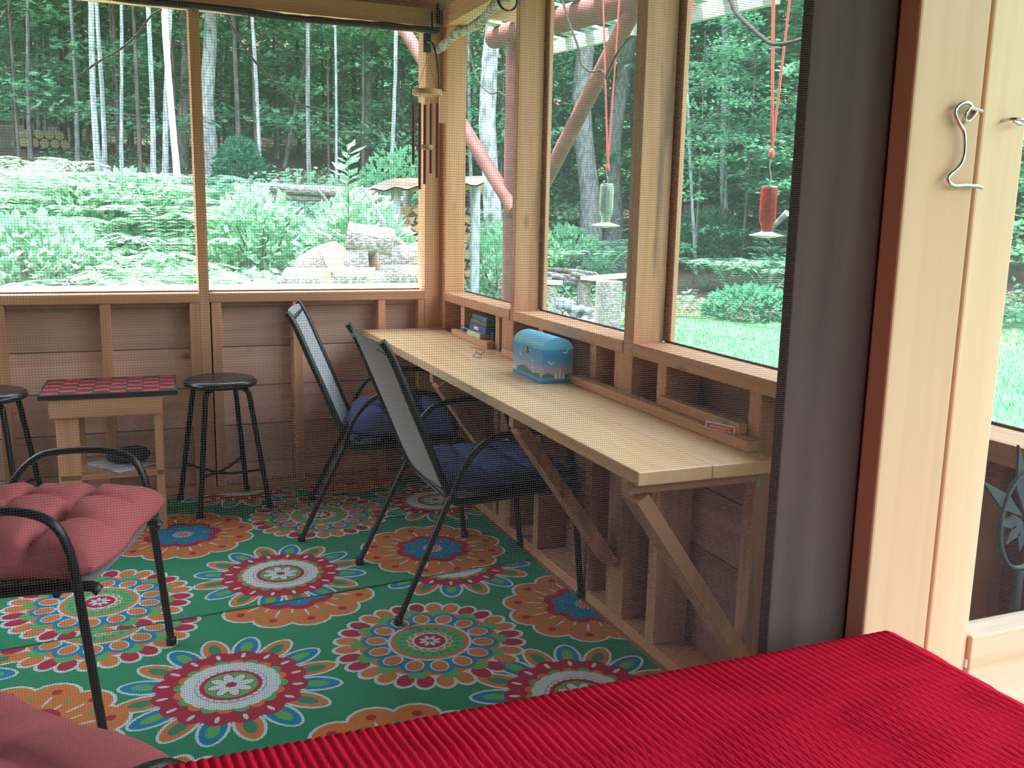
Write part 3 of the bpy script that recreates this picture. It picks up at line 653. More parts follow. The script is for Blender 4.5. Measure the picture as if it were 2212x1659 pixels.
# ribs run roughly along Y with a slight slant; drape over far and right edges
xr, yf = .808, .790
pitch = .0092; NX = 6
xs = np.arange(-.90, .02+xr, pitch/NX)
prof_y = [(-.45+.95*t/60) for t in range(0, 55)]
vs = []; fs = []
def path(total_in, edge, rad, drop):
    """arc-length parameter -> (horizontal, dz): flat then round over the edge"""
    out = []
    flat = edge-rad
    return flat
S_y = [-.40+i*(yf-.02+.40)/70 for i in range(71)]
ys = [(y, 0) for y in S_y]+[(yf-.02+.02*math.sin(a), -.02+.02*math.cos(a)) for a in [R(15*i) for i in range(1, 7)]]+[(yf, -.02-.03*i) for i in range(1, 9)]
X_flat = [x for x in np.arange(-.80, xr-.018, pitch/NX)]
sxs = [(x, 0, x) for x in X_flat]
s0_ = X_flat[-1]
for i in range(1, 7): a = R(15*i); sxs.append((xr-.018+.018*math.sin(a), -.018+.018*math.cos(a), s0_+.018*a))
for i in range(1, 40): sxs.append((xr, -.018-.006*i, s0_+.028+.006*i))
for (x, dzx, sx) in sxs:
    for (y, dzy) in ys:
        slant = sx+.12*y+.0035*math.sin(7*y+3*sx)+.002*math.sin(23*y+5)
        ph = 2*math.pi*slant/pitch
        rib = .0034*(abs(math.cos(ph/2))**.8)
        fold = .004*math.exp(-((y-.70-.02*math.sin(4*x))/.018)**2)*(.6+.4*math.sin(6*x))
        z = ZC+min(dzx, dzy)+(dzx+dzy-min(dzx, dzy))*0
        if dzx < -.001 and dzx <= dzy: vs.append((x+rib, min(y, yf), z))
        elif dzy < -.001: vs.append((min(x, xr), y+rib, z))
        else: vs.append((x, y, z+rib+fold*.5))
m_ = len(ys)
for i in range(len(sxs)-1):
    for j in range(m_-1):
        a = i*m_+j; fs.append((a, a+m_, a+m_+1, a+1))
cl = MB().add([(v[0]-.1, v[1]-.45, v[2]-.9) for v in vs], fs, 0, True).build('tablecloth', mred, None, 0, (.1, .45, .9))
tag(cl, 'bright red ribbed cloth draped over the table in the foreground', 'tablecloth')
# grey iron ornament seen through the door screen
orn = tag(empty('iron_stand', (1.395, 1.03, 0)), 'grey cast iron stand with leaf-shaped bars seen through the door screen', 'stand')
cc = PY(2216, 1122, 1.03)-Vector(orn.location)
MB().tube([cc+Vector((-.002+.054*math.cos(R(a)), 0, .082*math.sin(R(a)))) for a in range(0, 361, 12)], .0055, 8, flat=.6, cap=False).build('ring', M_IRON, orn)
for a in (25, 65, 105, 145, 185, 225, 265, 305, 345):
    d = Vector((math.cos(R(a)), 0, math.sin(R(a)))); q = Vector((-d.z, 0, d.x))
    e = .056 if a not in (105, 145) else .13
    MB().prism([cc+d*.006, cc+d*e*.45+q*.013, cc+d*e, cc+d*e*.45-q*.012], (0, .006, 0)).build('leaf_bar', M_IRON, orn, .001)
MB().tube([cc-Vector((0, 0, .085)), Vector((cc.x, cc.y, .02))], .007, 8).build('stem', M_IRON, orn)
MB().lathe((cc.x, cc.y, 0), [(0, 0), (.07, 0), (.07, .012), (.02, .022), (0, .022)], 20).build('base', M_IRON, orn)
# ================================================================== UP BY THE HEADERS
m_birch, n_, p_, N, L = mat('lichen_birch_bark'); p_.inputs['Roughness'].default_value = .9
tc = N.new('ShaderNodeTexCoord'); t1 = N.new('ShaderNodeTexNoise'); t1.inputs['Scale'].default_value = 38; t1.inputs['Detail'].default_value = 5; L.new(tc.outputs['Object'], t1.inputs[0])
cr = N.new('ShaderNodeValToRGB'); L.new(t1.outputs['Fac'], cr.inputs[0]); e = cr.color_ramp.elements
e[0].position = .38; e[0].color = (.20, .14, .10, 1); e[1].position = .56; e[1].color = (.45, .44, .36, 1); L.new(cr.outputs[0], p_.inputs['Base Color'])
pa, pb = Vector((1.485, 4.70, 2.245)), Vector((1.485, 2.9, 2.36))
mb = MB(); n = 26
mb.tube([pa.lerp(pb, i/n)+Vector((.008*math.sin(i*.9), 0, .008*math.sin(i*.6))) for i in range(n+1)], [.021+.003*math.sin(i*1.7) for i in range(n+1)], 12, jit=.06)
bpole = MB(); bpole.v = [tuple(Vector(v)-pa) for v in mb.v]; bpole.f = mb.f; bpole.m = mb.m; bpole.sm = mb.sm
tag(bpole.build('branch_pole', m_birch, None, 0, pa), 'pale lichen-covered branch pole hung along the right wall under the header', 'pole')
M_DARKBARK = plain('dark_bark', (.032, .027, .023), .95, 0, .5, 50, .5)
pts = [PY(u, v, 4.80) for u, v in ((180, -22), (250, -5), (330, 5), (420, 12), (520, 24), (620, 38), (700, 45), (800, 53), (880, 60), (948, 66))]
mb = MB(); c0 = pts[5].copy(); mb.tube(curve([p-c0 for p in pts], 4), .0165, 10, jit=.12)
tag(mb.build('branch_pole', M_DARKBARK, None, 0, c0), 'long dark bark pole hung under the back header across the screens', 'pole')
M_STRAP = plain('black_iron', (.012, .014, .018), .5)
def hook_obj(name, pts, r_, label, cat):
    c0 = Vector(pts[0]); return tag(MB().tube(curve([Vector(p)-c0 for p in pts], 5), r_, 8, flat=.6).build(name, M_STRAP, None, 0, c0), label, cat)
hook_obj('strap_hanger', [PY(933, 26, 4.835), PY(933, 45, 4.82), PY(934, 62, 4.785), PY(940, 73, 4.78), PY(946, 66, 4.79)], .010, 'black strap holding the dark pole at the corner', 'hanger')
hook_obj('strap_hanger', [PY(946, 8, 4.84), PY(946, 20, 4.84), PY(947, 40, 4.85), PY(947, 52, 4.855)], .014, 'short black strap on the corner above the dark pole', 'hanger')
hook_obj('wire_ring', [PX(1074, -8, 1.46), PX(1078, 8, 1.455), PX(1090, 21, 1.44), PX(1105, 22, 1.44), PX(1116, 10, 1.45), PX(1117, -8, 1.46)], .006, 'black ring looped around the pale branch pole', 'ring')
# chime bracket and chime
br = tag(empty('wall_bracket', PY(921, 105, 4.86)), 'curved black iron bracket holding the wind chime', 'bracket'); B0 = br.location
MB().tube(curve([PY(923, 92, 4.855)-B0, PY(926, 91, 4.75)-B0, PY(936, 97, 4.65)-B0, PY(943, 125, 4.62)-B0, PY(947, 160, 4.63)-B0, PY(948, 194, 4.65)-B0], 6), .006, 8).build('arm', M_STRAP, br)
MB().box(-.018, .018, -.02, -.0005, -.02, .07).build('wall_plate', M_STRAP, br)
wc = tag(empty('wind_chime', PY(923, 200, 4.60)), 'wind chime with a round wooden top and dark red tubes hanging in the corner', 'wind chime'); C0 = wc.location
M_TUBE = plain('dark_red_tube', (.11, .022, .022), .28, .5, .2, 30); M_CW = wood('chime_wood', (.40, .18, .09), (.55, .28, .14), 'x', 3, knots=0); M_CORD = plain('black_cord', (.02, .02, .02), .8)
MB().lathe((0, 0, -.013), [(0, 0), (.073, 0), (.073, .026), (0, .026)], 28).build('top_disc', M_CW, wc, .001)
for i, (u, y0, y1, dy) in enumerate(((893, 225, 355, 0), (907, 223, 409, -.05), (931, 224, 375, .05), (945, 223, 384, -.02), (918, 226, 398, .06))):
    a, c = PY(u, y0, 4.60+dy)-C0, PY(u, y1, 4.60+dy)-C0; c.x = a.x; c.y = a.y
    MB().tube([a, c], .0075, 12).build('tube', M_TUBE, wc)
    MB().tube([(a.x, a.y, -.012), a], .001, 5).build('cord', M_CORD, wc)
MB().tube([(.05, 0, .012), (.003, .0, PY(923, 128, 4.60).z-C0.z)], .001, 5).build('cord', M_CORD, wc); MB().tube([(-.05, 0, .012), (-.003, 0, PY(923, 128, 4.6).z-C0.z)], .001, 5).build('cord', M_CORD, wc)
cz = PY(925, 318, 4.6).z-C0.z; MB().lathe((0, 0, cz-.011), [(0, 0), (.03, 0), (.03, .022), (0, .022)], 20).build('clapper', M_CW, wc)
MB().tube([(0, 0, 0), (0, 0, cz)], .001, 5).build('cord', M_CORD, wc)
sb = MB().box(-.022, .022, -.012, .012, -.075, .075).build('pine_block', W['z'], None, .002, PX(958, 232, 1.515)); tag(sb, 'small pine board screwed to the corner post behind the wind chime', 'board')

# ================================================================== OUTSIDE
def terr(x, y):
    r_ = math.hypot(x, y); az = math.degrees(math.atan2(x, y)); k = min(1, max(0, (az-10)/17)); k = k*k*(3-2*k)
    if az < -60: k = 1
    a1 = .20*(1-k)+.035*k; a2 = .125*(1-k)+.10*k
    return -.35+a1*min(max(r_-6, 0), 9)+a2*max(0, r_-15)+.34*max(0, r_-36)+.04*math.sin(x*1.3+y*.7)*min(1, r_/10)
def mix_ground():
    m, n_, p_, N, L = mat('forest_ground'); p_.inputs['Roughness'].default_value = 1; p_.inputs['Specular IOR Level'].default_value = .05
    tc = N.new('ShaderNodeTexCoord'); big = N.new('ShaderNodeTexNoise'); big.inputs['Scale'].default_value = .35; big.inputs['Detail'].default_value = 6; L.new(tc.outputs['Object'], big.inputs[0])
    fine = N.new('ShaderNodeTexNoise'); fine.inputs['Scale'].default_value = 14; fine.inputs['Detail'].default_value = 8; L.new(tc.outputs['Object'], fine.inputs[0])
    g1 = N.new('ShaderNodeMix'); g1.data_type = 'RGBA'; g1.inputs['A'].default_value = (.04, .13, .06, 1); g1.inputs['B'].default_value = (.11, .25, .12, 1); L.new(fine.outputs['Fac'], g1.inputs['Factor'])
    l1 = N.new('ShaderNodeMix'); l1.data_type = 'RGBA'; l1.inputs['A'].default_value = (.06, .042, .033, 1); l1.inputs['B'].default_value = (.21, .155, .12, 1); L.new(fine.outputs['Fac'], l1.inputs['Factor'])
    # litter under the trees, grass in the clearing: by distance from the porch
    ln = N.new('ShaderNodeVectorMath'); ln.operation = 'LENGTH'; L.new(tc.outputs['Object'], ln.inputs[0])
    ad = N.new('ShaderNodeMath'); ad.operation = 'MULTIPLY_ADD'; ad.inputs[1].default_value = 16; L.new(big.outputs['Fac'], ad.inputs[0]); L.new(ln.outputs['Value'], ad.inputs[2])
    mr = N.new('ShaderNodeMapRange'); mr.inputs[1].default_value = 21.5; mr.inputs[2].default_value = 25; L.new(ad.outputs[0], mr.inputs[0])
    f = N.new('ShaderNodeMix'); f.data_type = 'RGBA'; L.new(mr.outputs[0], f.inputs['Factor']); L.new(g1.outputs['Result'], f.inputs['A']); L.new(l1.outputs['Result'], f.inputs['B'])
    L.new(f.outputs['Result'], p_.inputs['Base Color'])
    bp = N.new('ShaderNodeBump'); bp.inputs['Strength'].default_value = 1; bp.inputs['Distance'].default_value = .05; L.new(fine.outputs['Fac'], bp.inputs['Height']); L.new(bp.outputs[0], p_.inputs['Normal'])
    return m
gm = MB(); rs_ = [0, 2, 4, 6, 8]+[10+i*1.0 for i in range(30)]+[42, 46, 52, 60, 72, 90]
na = 160
for r_ in rs_:
    for k in range(na):
        a = 2*math.pi*k/na; x, y = r_*math.sin(a), r_*math.cos(a); z = terr(x, y)
        if y < 0: z = min(z, -.35+.05*r_)
        gm.v.append((x, y, z))
for i in range(len(rs_)-1):
    for k in range(na): gm.f.append((i*na+k, (i+1)*na+k, (i+1)*na+(k+1) % na, i*na+(k+1) % na)); gm.m.append(0); gm.sm.append(True)
gr = gm.build('ground', mix_ground()); struct(gr, 'grass and leaf litter rising into the forest')

def leaf_mat(name, c1, c2):
    m, n_, p_, N, L = mat(name); N.remove(p_); out = [x for x in N if x.type == 'OUTPUT_MATERIAL'][0]
    tc = N.new('ShaderNodeTexCoord'); t1 = N.new('ShaderNodeTexNoise'); t1.inputs['Scale'].default_value = 1.7; t1.inputs['Detail'].default_value = 3; L.new(tc.outputs['Object'], t1.inputs[0])
    oi = N.new('ShaderNodeObjectInfo'); gq = N.new('ShaderNodeNewGeometry')
    a1 = N.new('ShaderNodeMath'); a1.operation = 'MULTIPLY_ADD'; a1.inputs[1].default_value = .5; L.new(gq.outputs['Random Per Island'], a1.inputs[0]); 
    a2 = N.new('ShaderNodeMath'); a2.operation = 'MULTIPLY'; a2.inputs[1].default_value = .6; L.new(t1.outputs['Fac'], a2.inputs[0]); L.new(a2.outputs[0], a1.inputs[2])
    mx = N.new('ShaderNodeMix'); mx.data_type = 'RGBA'; mx.inputs['A'].default_value = (*c1, 1); mx.inputs['B'].default_value = (*c2, 1); L.new(a1.outputs[0], mx.inputs['Factor'])
    hs = N.new('ShaderNodeHueSaturation'); mr = N.new('ShaderNodeMapRange'); mr.inputs[3].default_value = .75; mr.inputs[4].default_value = 1.25; L.new(oi.outputs['Random'], mr.inputs[0]); L.new(mr.outputs[0], hs.inputs['Value']); L.new(mx.outputs['Result'], hs.inputs['Color'])
    d = N.new('ShaderNodeBsdfDiffuse'); tl_ = N.new('ShaderNodeBsdfTranslucent'); L.new(hs.outputs[0], d.inputs[0]); L.new(hs.outputs[0], tl_.inputs[0])
    ms = N.new('ShaderNodeMixShader'); ms.inputs[0].default_value = .45; L.new(d.outputs[0], ms.inputs[1]); L.new(tl_.outputs[0], ms.inputs[2]); L.new(ms.outputs[0], out.inputs[0]); return m
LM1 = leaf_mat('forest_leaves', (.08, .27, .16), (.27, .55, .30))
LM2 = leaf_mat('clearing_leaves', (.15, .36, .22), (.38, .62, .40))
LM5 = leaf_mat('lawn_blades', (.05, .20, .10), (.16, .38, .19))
LM4 = leaf_mat('dark_leaves', (.03, .13, .08), (.11, .30, .17))  # darker green leaf colour for a few bushes
LM3 = leaf_mat('fern_leaves', (.17, .38, .23), (.42, .66, .44))
def leaves_mesh(name, P, D_, size, m, tilt=.35, aspect=.55):
    """P: n x 3 leaf positions, D_: n x 3 pointing directions; one diamond per leaf"""
    n = len(P); P = np.asarray(P); D_ = np.asarray(D_); D_ = D_/np.linalg.norm(D_, axis=1, keepdims=True)
    up = np.tile([0, 0, 1.], (n, 1))+rng.normal(0, tilt, (n, 3)); S = np.cross(D_, up); S /= np.linalg.norm(S, axis=1, keepdims=True)+1e-9
    Lh = size*rng.uniform(.6, 1.2, (n, 1))
    V = np.stack([P, P+D_*Lh*.5+S*Lh*aspect*.5, P+D_*Lh, P+D_*Lh*.5-S*Lh*aspect*.5], 1).reshape(-1, 3)
    me = bpy.data.meshes.new(name); me.vertices.add(4*n); me.vertices.foreach_set('co', V.ravel())
    me.loops.add(4*n); me.loops.foreach_set('vertex_index', np.arange(4*n)); me.polygons.add(n)
    me.polygons.foreach_set('loop_start', np.arange(0, 4*n, 4)); me.polygons.foreach_set('loop_total', np.full(n, 4)); me.materials.append(m); me.update(); me.validate(); return me
def spray_points(z0, z1, nb, rlen, nl, droop=.08, upb=.15):
    P = []; D_ = []; B = []
    for i in range(nb):
        z = rng.uniform(z0, z1); a = rng.uniform(0, 2*math.pi); Ln = rng.uniform(.5, 1)*rlen*(1-.4*(z-z0)/(z1-z0+.01)); d = np.array([math.cos(a), math.sin(a), upb])
        q = np.array([-d[1], d[0], 0])
        B.append(((0, 0, z), tuple(d*Ln*.9+np.array([0, 0, z-droop*Ln]))))
        t = rng.uniform(.15, 1, nl); sd = rng.normal(0, .22, nl)*Ln*(1.1-t*.6)
        pts = np.array([0, 0, z])+np.outer(t*Ln, d)+np.outer(sd, q)+np.stack([np.zeros(nl), np.zeros(nl), rng.normal(0, .05, nl)-droop*Ln*t*t], 1)
        dd = d[None, :]*.6+np.outer(np.sign(sd)*.8, q)+rng.normal(0, .3, (nl, 3)); dd[:, 2] -= .15
        P.append(pts); D_.append(dd)
    return np.concatenate(P), np.concatenate(D_), B
CROWNS = []
for i in range(3):
    P, D_, B = spray_points(4.2, 14, 46, 3.2, 70); CROWNS.append((leaves_mesh('foliage', P, D_, .21, LM1), B))
def bark(name, c1, c2, sc_=6, sx=(3, 3, 1)):
    m, n_, p_, N, L = mat(name); p_.inputs['Roughness'].default_value = .95; p_.inputs['Specular IOR Level'].default_value = .1
    tc = N.new('ShaderNodeTexCoord'); mp = N.new('ShaderNodeMapping'); mp.inputs['Scale'].default_value = sx; L.new(tc.outputs['Object'], mp.inputs[0])
    t1 = N.new('ShaderNodeTexNoise'); t1.inputs['Scale'].default_value = sc_; t1.inputs['Detail'].default_value = 5; L.new(mp.outputs[0], t1.inputs[0])
    r_ = N.new('ShaderNodeMapRange'); r_.inputs[1].default_value = .4; r_.inputs[2].default_value = .62; L.new(t1.outputs['Fac'], r_.inputs[0])
    mx = N.new('ShaderNodeMix'); mx.data_type = 'RGBA'; mx.inputs['A'].default_value = (*c1, 1); mx.inputs['B'].default_value = (*c2, 1); L.new(r_.outputs[0], mx.inputs['Factor']); L.new(mx.outputs['Result'], p_.inputs['Base Color'])
    bp = N.new('ShaderNodeBump'); bp.inputs['Strength'].default_value = .6; bp.inputs['Distance'].default_value = .02; L.new(t1.outputs['Fac'], bp.inputs['Height']); L.new(bp.outputs[0], p_.inputs['Normal']); return m
BK = {'pale': bark('pale_grey_bark', (.24, .26, .27), (.42, .45, .46)), 'grey': bark('grey_brown_bark', (.14, .14, .135), (.26, .26, .25)), 'dark': bark('dark_bark_forest', (.09, .08, .07), (.18, .16, .14)),
      'white': bark('white_birch_bark', (.70, .68, .64), (.90, .89, .87), 3, (2, 2, 6)), 'blotch': bark('blotched_grey_bark', (.22, .22, .21), (.52, .56, .58), 3, (3, 3, 1.4))}
def col_dir(u, v=430):
    d = ray(u, v); l = math.hypot(d.x, d.y); return Vector((d.x/l, d.y/l, 0))
def tree(u0, u1, r_, wpx, kind, label, crown=True, group='trees at the forest edge', hgt=15, vtop=0, vbot=380, seed=0):
    rs = random.Random(int(u0*7+r_*13)); base = col_dir(u1, vbot)*r_; zt = terr(base.x, base.y)
    top = col_dir(u0, vtop)*r_; ztop = H+r_*(430-vtop)/F_PX*1.03
    lean = (top-base)/max(1, ztop-zt)
    rad = wpx*r_/F_PX/2
    t = empty('tree', (base.x, base.y, zt)); pts = []; rr = []
    n = 14; ph = rs.uniform(0, 6)
    for i in range(n+1):
        h_ = (i/n)**1.15*hgt; wob = rad*.7*math.sin(h_*1.1+ph)*min(1, h_)
        lx = lean*min(h_, 7)
        pts.append((lx.x+wob, lx.y, h_-.15)); rr.append(rad*(1.0-.045*h_)*(1.35 if i == 0 else 1.12 if i == 1 else 1)+.004)
    MB().tube(pts, rr, 10, jit=.05).build('trunk', BK[kind], t)
    if crown:
        me, B = CROWNS[rs.randrange(3)]
        f = bpy.data.objects.new('foliage', me); col.objects.link(f); f.parent = t; f.rotation_euler.z = rs.uniform(0, 6); f.location = (lean.x*6, lean.y*6, rs.uniform(0, 1.5)); f.scale = (1, 1, 1)
    return tag(t, label, 'tree', group)
TL = [ # u_top, u_base, r, width px, bark, label
 (60, 68, 22, 7, 'grey', 'slim grey tree far left whose trunk stands on the leaf litter'), (32, 32, 27, 4, 'dark', 'leftmost thin dark tree in the left screen'),
 (100, 101, 26, 5, 'grey', 'thin grey tree beside the cut wood pile on the hill'), (138, 143, 27, 11, 'grey', 'grey trunk just right of the cut wood pile on the hill'),
 (155, 168, 21, 7, 'grey', 'thin leaning grey tree between the hill wood pile and the twin trunks'), (195, 214, 18, 11, 'pale', 'left trunk of the pale twin pair in the left screen'),
 (211, 225, 19, 8, 'pale', 'right trunk of the pale twin pair in the left screen'), (262, 262, 18, 6, 'pale', 'thin straight pale tree right of the twin pair'),
 (322, 328, 17, 9, 'pale', 'wavy pale tree left of the bright white birch'), (357, 382, 15, 12, 'white', 'sunlit white birch, the brightest trunk'),
 (371, 355, 18, 10, 'pale', 'pale trunk crossing behind the white birch'), (400, 390, 22, 23, 'grey', 'broad grey trunk just left of the window post'),
 (448, 461, 20, 29, 'pale', 'big pale trunk just right of the window post'), (541, 563, 18, 7, 'pale', 'thin pale tree leaning left, in the middle of the second screen'),
 (505, 505, 28, 9, 'dark', 'dim dark trunk between the big pale trunk and the thin leaning tree'), (662, 669, 17, 8, 'grey', 'slim grey tree above the fallen log'),
 (690, 612, 22, 7, 'grey', 'strongly leaning slender tree left of the slim grey one'), (723, 726, 18, 5, 'pale', 'very thin pale tree above the young leafy plant'),
 (795, 788, 22, 15, 'grey', 'grey brown trunk in the middle of the second screen\'s right half'), (855, 843, 17, 8, 'pale', 'thin pale tree just left of the wind chime'),
 (873, 874, 24, 7, 'grey', 'dim grey trunk directly behind the wind chime'), (706, 702, 25, 3, 'dark', 'threadlike dark sapling left of the very thin pale tree'),
 (1010, 1022, 20, 7, 'pale', 'thin pale tree right beside the corner post'), (1069, 1062, 17, 38, 'blotch', 'large blotched white trunk between the corner and the next post'),
 (1272, 1272, 20, 45, 'grey', 'massive grey trunk behind the clear hummingbird feeder'), (1356, 1325, 22, 36, 'grey', 'wide grey trunk right behind the leaning red brace'),
 (1560, 1579, 21, 15, 'pale', 'spotted pale trunk in the middle of the third side screen'), (1478, 1513, 19, 6, 'pale', 'thin crooked pale tree near the left of the third side screen'),
 (1662, 1655, 24, 14, 'grey', 'grey trunk behind the red hummingbird feeder'), (1636, 1640, 27, 16, 'grey', 'dim trunk at the top above the red feeder'),
 (1722, 1716, 22, 12, 'dark', 'dark trunk partly hidden by the weathered post'), (1610, 1600, 30, 10, 'dark', 'dim dark trunk deep in the woods at the right')]
for i, q in enumerate(TL): tree(*q[:5], q[5], crown=(i % 2 == 0 or q[2] > 20), vbot=430 if q[0] > 1000 else 370)
for i in range(60):        # dim trunks deeper in the woods
    u = -150+i*42+rng.uniform(-15, 15); r_ = rng.uniform(24, 30.5)
    tree(u, u+rng.uniform(-6, 6), r_, rng.uniform(4, 11), 'dark' if i % 3 else 'grey', 'dim thin trunk deep in the shaded woods', crown=i % 2 == 0, group='dim trunks deep in the woods')
# saplings with layered leaf sprays
SAP = []
for i in range(4):
    P, D_, B = spray_points(.5, 4.6, 30, 1.6, 60); me = leaves_mesh('foliage', P, D_, .135, LM1)
    t = MB(); t.tube([(0, 0, -.1), (.03, 0, 2.4), (0, .05, 4.8)], [.03, .02, .008], 6)
    for a, c in B: t.tube([a, c], [.008, .003], 4, cap=False)
    tm = t.build('stem', BK['dark']); SAP.append((me, tm.data)); bpy.data.objects.remove(tm)
k = 0
def sapling(u, r_, s_, label='leafy young tree with layered sprays under the tall trunks', group='understory saplings'):
    global k
    d = col_dir(u)*r_; e = tag(empty('sapling', (d.x, d.y, terr(d.x, d.y)), rng.uniform(0, 6)), label, 'sapling', group)
    me, tm = SAP[k % 4]; k += 1; e.scale = (s_, s_, s_*rng.uniform(.85, 1.15))
    a = bpy.data.objects.new('foliage', me); a.parent = e; col.objects.link(a); a2 = bpy.data.objects.new('stem', tm); a2.parent = e; col.objects.link(a2); return e
for i in range(120): sapling(rng.uniform(-250, 2500), rng.uniform(19.5, 31.5), rng.uniform(.9, 1.8))
for i in range(24): sapling(rng.uniform(1480, 2500), rng.uniform(15, 24), rng.uniform(.7, 1.2))
# distant leaf mass behind the trunks
n = 100000; az = rng.uniform(R(-20), R(70), n); rr = rng.uniform(34, 46, n); X = rr*np.sin(az); Yy = rr*np.cos(az); Zz = np.array([terr(a, c) for a, c in zip(X, Yy)])+rng.uniform(0, 1, n)**1.2*15
me = leaves_mesh('distant_foliage', np.stack([X, Yy, Zz], 1), rng.normal(0, 1, (n, 3))*[1, 1, .3], .42, LM1, .5, .7)
ob = bpy.data.objects.new('distant_foliage', me); col.objects.link(ob); tag(ob, 'mass of green leaves filling the far woods behind all the trunks', 'foliage', None, 'stuff')
# low green cover in the clearing
def cover(name, n, amin, amax, r0, r1, h0, size, m, label, tilt=.5, pw=1.0, dens=None):
    az = rng.uniform(R(amin), R(amax), n); rr = r0+(r1-r0)*rng.uniform(0, 1, n)**pw; X = rr*np.sin(az); Yy = rr*np.cos(az)
    kp = np.array([(math.sin(a*1.1+1)+math.sin(c*.9+a*.4)) > (dens if dens is not None else -9) for a, c in zip(X, Yy)]); X, Yy = X[kp], Yy[kp]; n = len(X)
    kp = ~((X < 3.4) & (Yy < 5.6)); X, Yy = X[kp], Yy[kp]; n = len(X)
    hh = h0*(.5+.5*np.sin(X*1.7)*np.cos(Yy*1.3+1))
    Zz = np.array([terr(a, c) for a, c in zip(X, Yy)])+rng.uniform(0, 1, n)*(.06+hh)
    me = leaves_mesh(name, np.stack([X, Yy, Zz], 1), rng.normal(0, 1, (n, 3))*[1, 1, .35], size, m, tilt)
    ob = bpy.data.objects.new(name, me); col.objects.link(ob); return tag(ob, label, 'undergrowth', None, 'stuff')
cover('undergrowth', 34000, -12, 21, 7, 16.5, .45, .12, LM2, 'bright low leafy growth covering the clearing behind the back wall')
cover('undergrowth', 16000, 21, 62, 15, 26, .35, .13, LM1, 'patchy green ground plants at the wood edge on the right', dens=-.1)
cover('undergrowth', 7000, -12, 24, 16, 30, .25, .13, LM1, 'thin green ground plants on the leaf litter up the hill', dens=.2)
# lawn blades
n = 30000; az = rng.uniform(R(24), R(66), n); rr = rng.uniform(5, 15, n); X = rr*np.sin(az); Yy = rr*np.cos(az); kp = ~((X < 2.1)); X, Yy = X[kp], Yy[kp]; n = len(X)
Zz = np.array([terr(a, c) for a, c in zip(X, Yy)])-.01
D_ = rng.normal(0, .45, (n, 3)); D_[:, 2] = 1
me = leaves_mesh('grass', np.stack([X, Yy, Zz], 1), D_, 0.06, LM5, .5, .25); ob = bpy.data.objects.new('grass', me); col.objects.link(ob); tag(ob, 'short bright lawn grass outside the right wall', 'grass', None, 'stuff')
# ferns
FERN = []
for i in range(3):
    P = []; D_ = []
    for f_ in range(11):
        a = 2*math.pi*f_/11+rng.uniform(-.2, .2); Ln = rng.uniform(.5, .75); d = np.array([math.cos(a), math.sin(a), 0]); q = np.array([-d[1], d[0], 0])
        for t in np.linspace(.12, 1, 22):
            c = d*Ln*t+np.array([0, 0, .55*math.sin(min(1, t*1.05)*math.pi*.62)])
            wl_ = .15*math.sin(math.pi*min(1, t*.9+.1))+.02
            for s_ in (-1, 1): P.append(c); D_.append(q*s_+d*.35+np.array([0, 0, -.15])); 
    FERN.append(leaves_mesh('fern', P, D_, .15, LM3, .1, .26))
for i in range(90):
    u = rng.uniform(-60, 640) if i < 64 else rng.uniform(1000, 1750); r_ = rng.uniform(6.6, 14.5) if i < 64 else rng.uniform(15, 22)
    d = col_dir(u)*r_
    if d.y < 5.9 or (d.x > 1.0 and 8 < d.y < 11 and i < 64): continue
    ob = bpy.data.objects.new('fern', FERN[i % 3]); col.objects.link(ob); ob.location = (d.x, d.y, terr(d.x, d.y)); s_ = rng.uniform(.8, 1.35); ob.scale = (s_, s_, s_); ob.rotation_euler.z = rng.uniform(0, 6)
    tag(ob, 'pale green fern in the sunny clearing behind the back wall' if i < 64 else 'green fern at the wood edge on the right', 'fern', 'ferns in the clearing' if i < 64 else 'ferns at the right wood edge')
# bushes
def bush(u, r_, w_, h_, m, label, seed, nl=1500, z=0):
    d = col_dir(u)*r_; n = nl; q = rng.normal(0, 1, (n, 3)); q /= np.linalg.norm(q, axis=1, keepdims=True); q *= rng.uniform(.5, 1, (n, 1))**.5; q[:, 2] = np.abs(q[:, 2])
    P = q*[w_/2, w_/2, h_]; me = leaves_mesh('foliage', P, q+rng.normal(0, .5, (n, 3)), .13, m, .5)
    e = tag(empty('bush', (d.x, d.y, terr(d.x, d.y)+z)), label, 'bush'); ob = bpy.data.objects.new('foliage', me); col.objects.link(ob); ob.parent = e
    st_ = MB()
    for i in range(7):
        a = i*.9+seed; st_.tube([(0, 0, -.05), (w_*.3*math.cos(a), w_*.3*math.sin(a), h_*.7)], [.015, .005], 5)
    st_.build('stem', BK['dark'], e); return e
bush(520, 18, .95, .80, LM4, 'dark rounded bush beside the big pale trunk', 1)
bush(560, 11, 1.3, 1.0, LM2, 'bright leafy bush left of the fallen log', 2, 1800)
bush(770, 10.5, 1.4, 1.15, LM2, 'green bush between the fallen log and the firewood shed', 3, 2200)
bush(870, 16, 1.8, 1.3, LM1, 'green bush behind the firewood shed roof', 4)
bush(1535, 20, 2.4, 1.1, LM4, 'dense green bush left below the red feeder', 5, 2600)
bush(1080, 13, 1.2, 1.1, LM2, 'leafy bush seen between the corner and the next post', 6)
bush(1220, 17, 1.8, 1.0, LM1, 'low green bush at the foot of the massive grey trunk', 7)
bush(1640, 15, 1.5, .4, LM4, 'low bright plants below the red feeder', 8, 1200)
bush(280, 13, 2.0, .8, LM2, 'bright leafy bush in the middle of the left screen', 9, 2000)
bush(60, 10, 1.6, .9, LM2, 'broad green bush at the lower left of the left screen', 10, 2000)
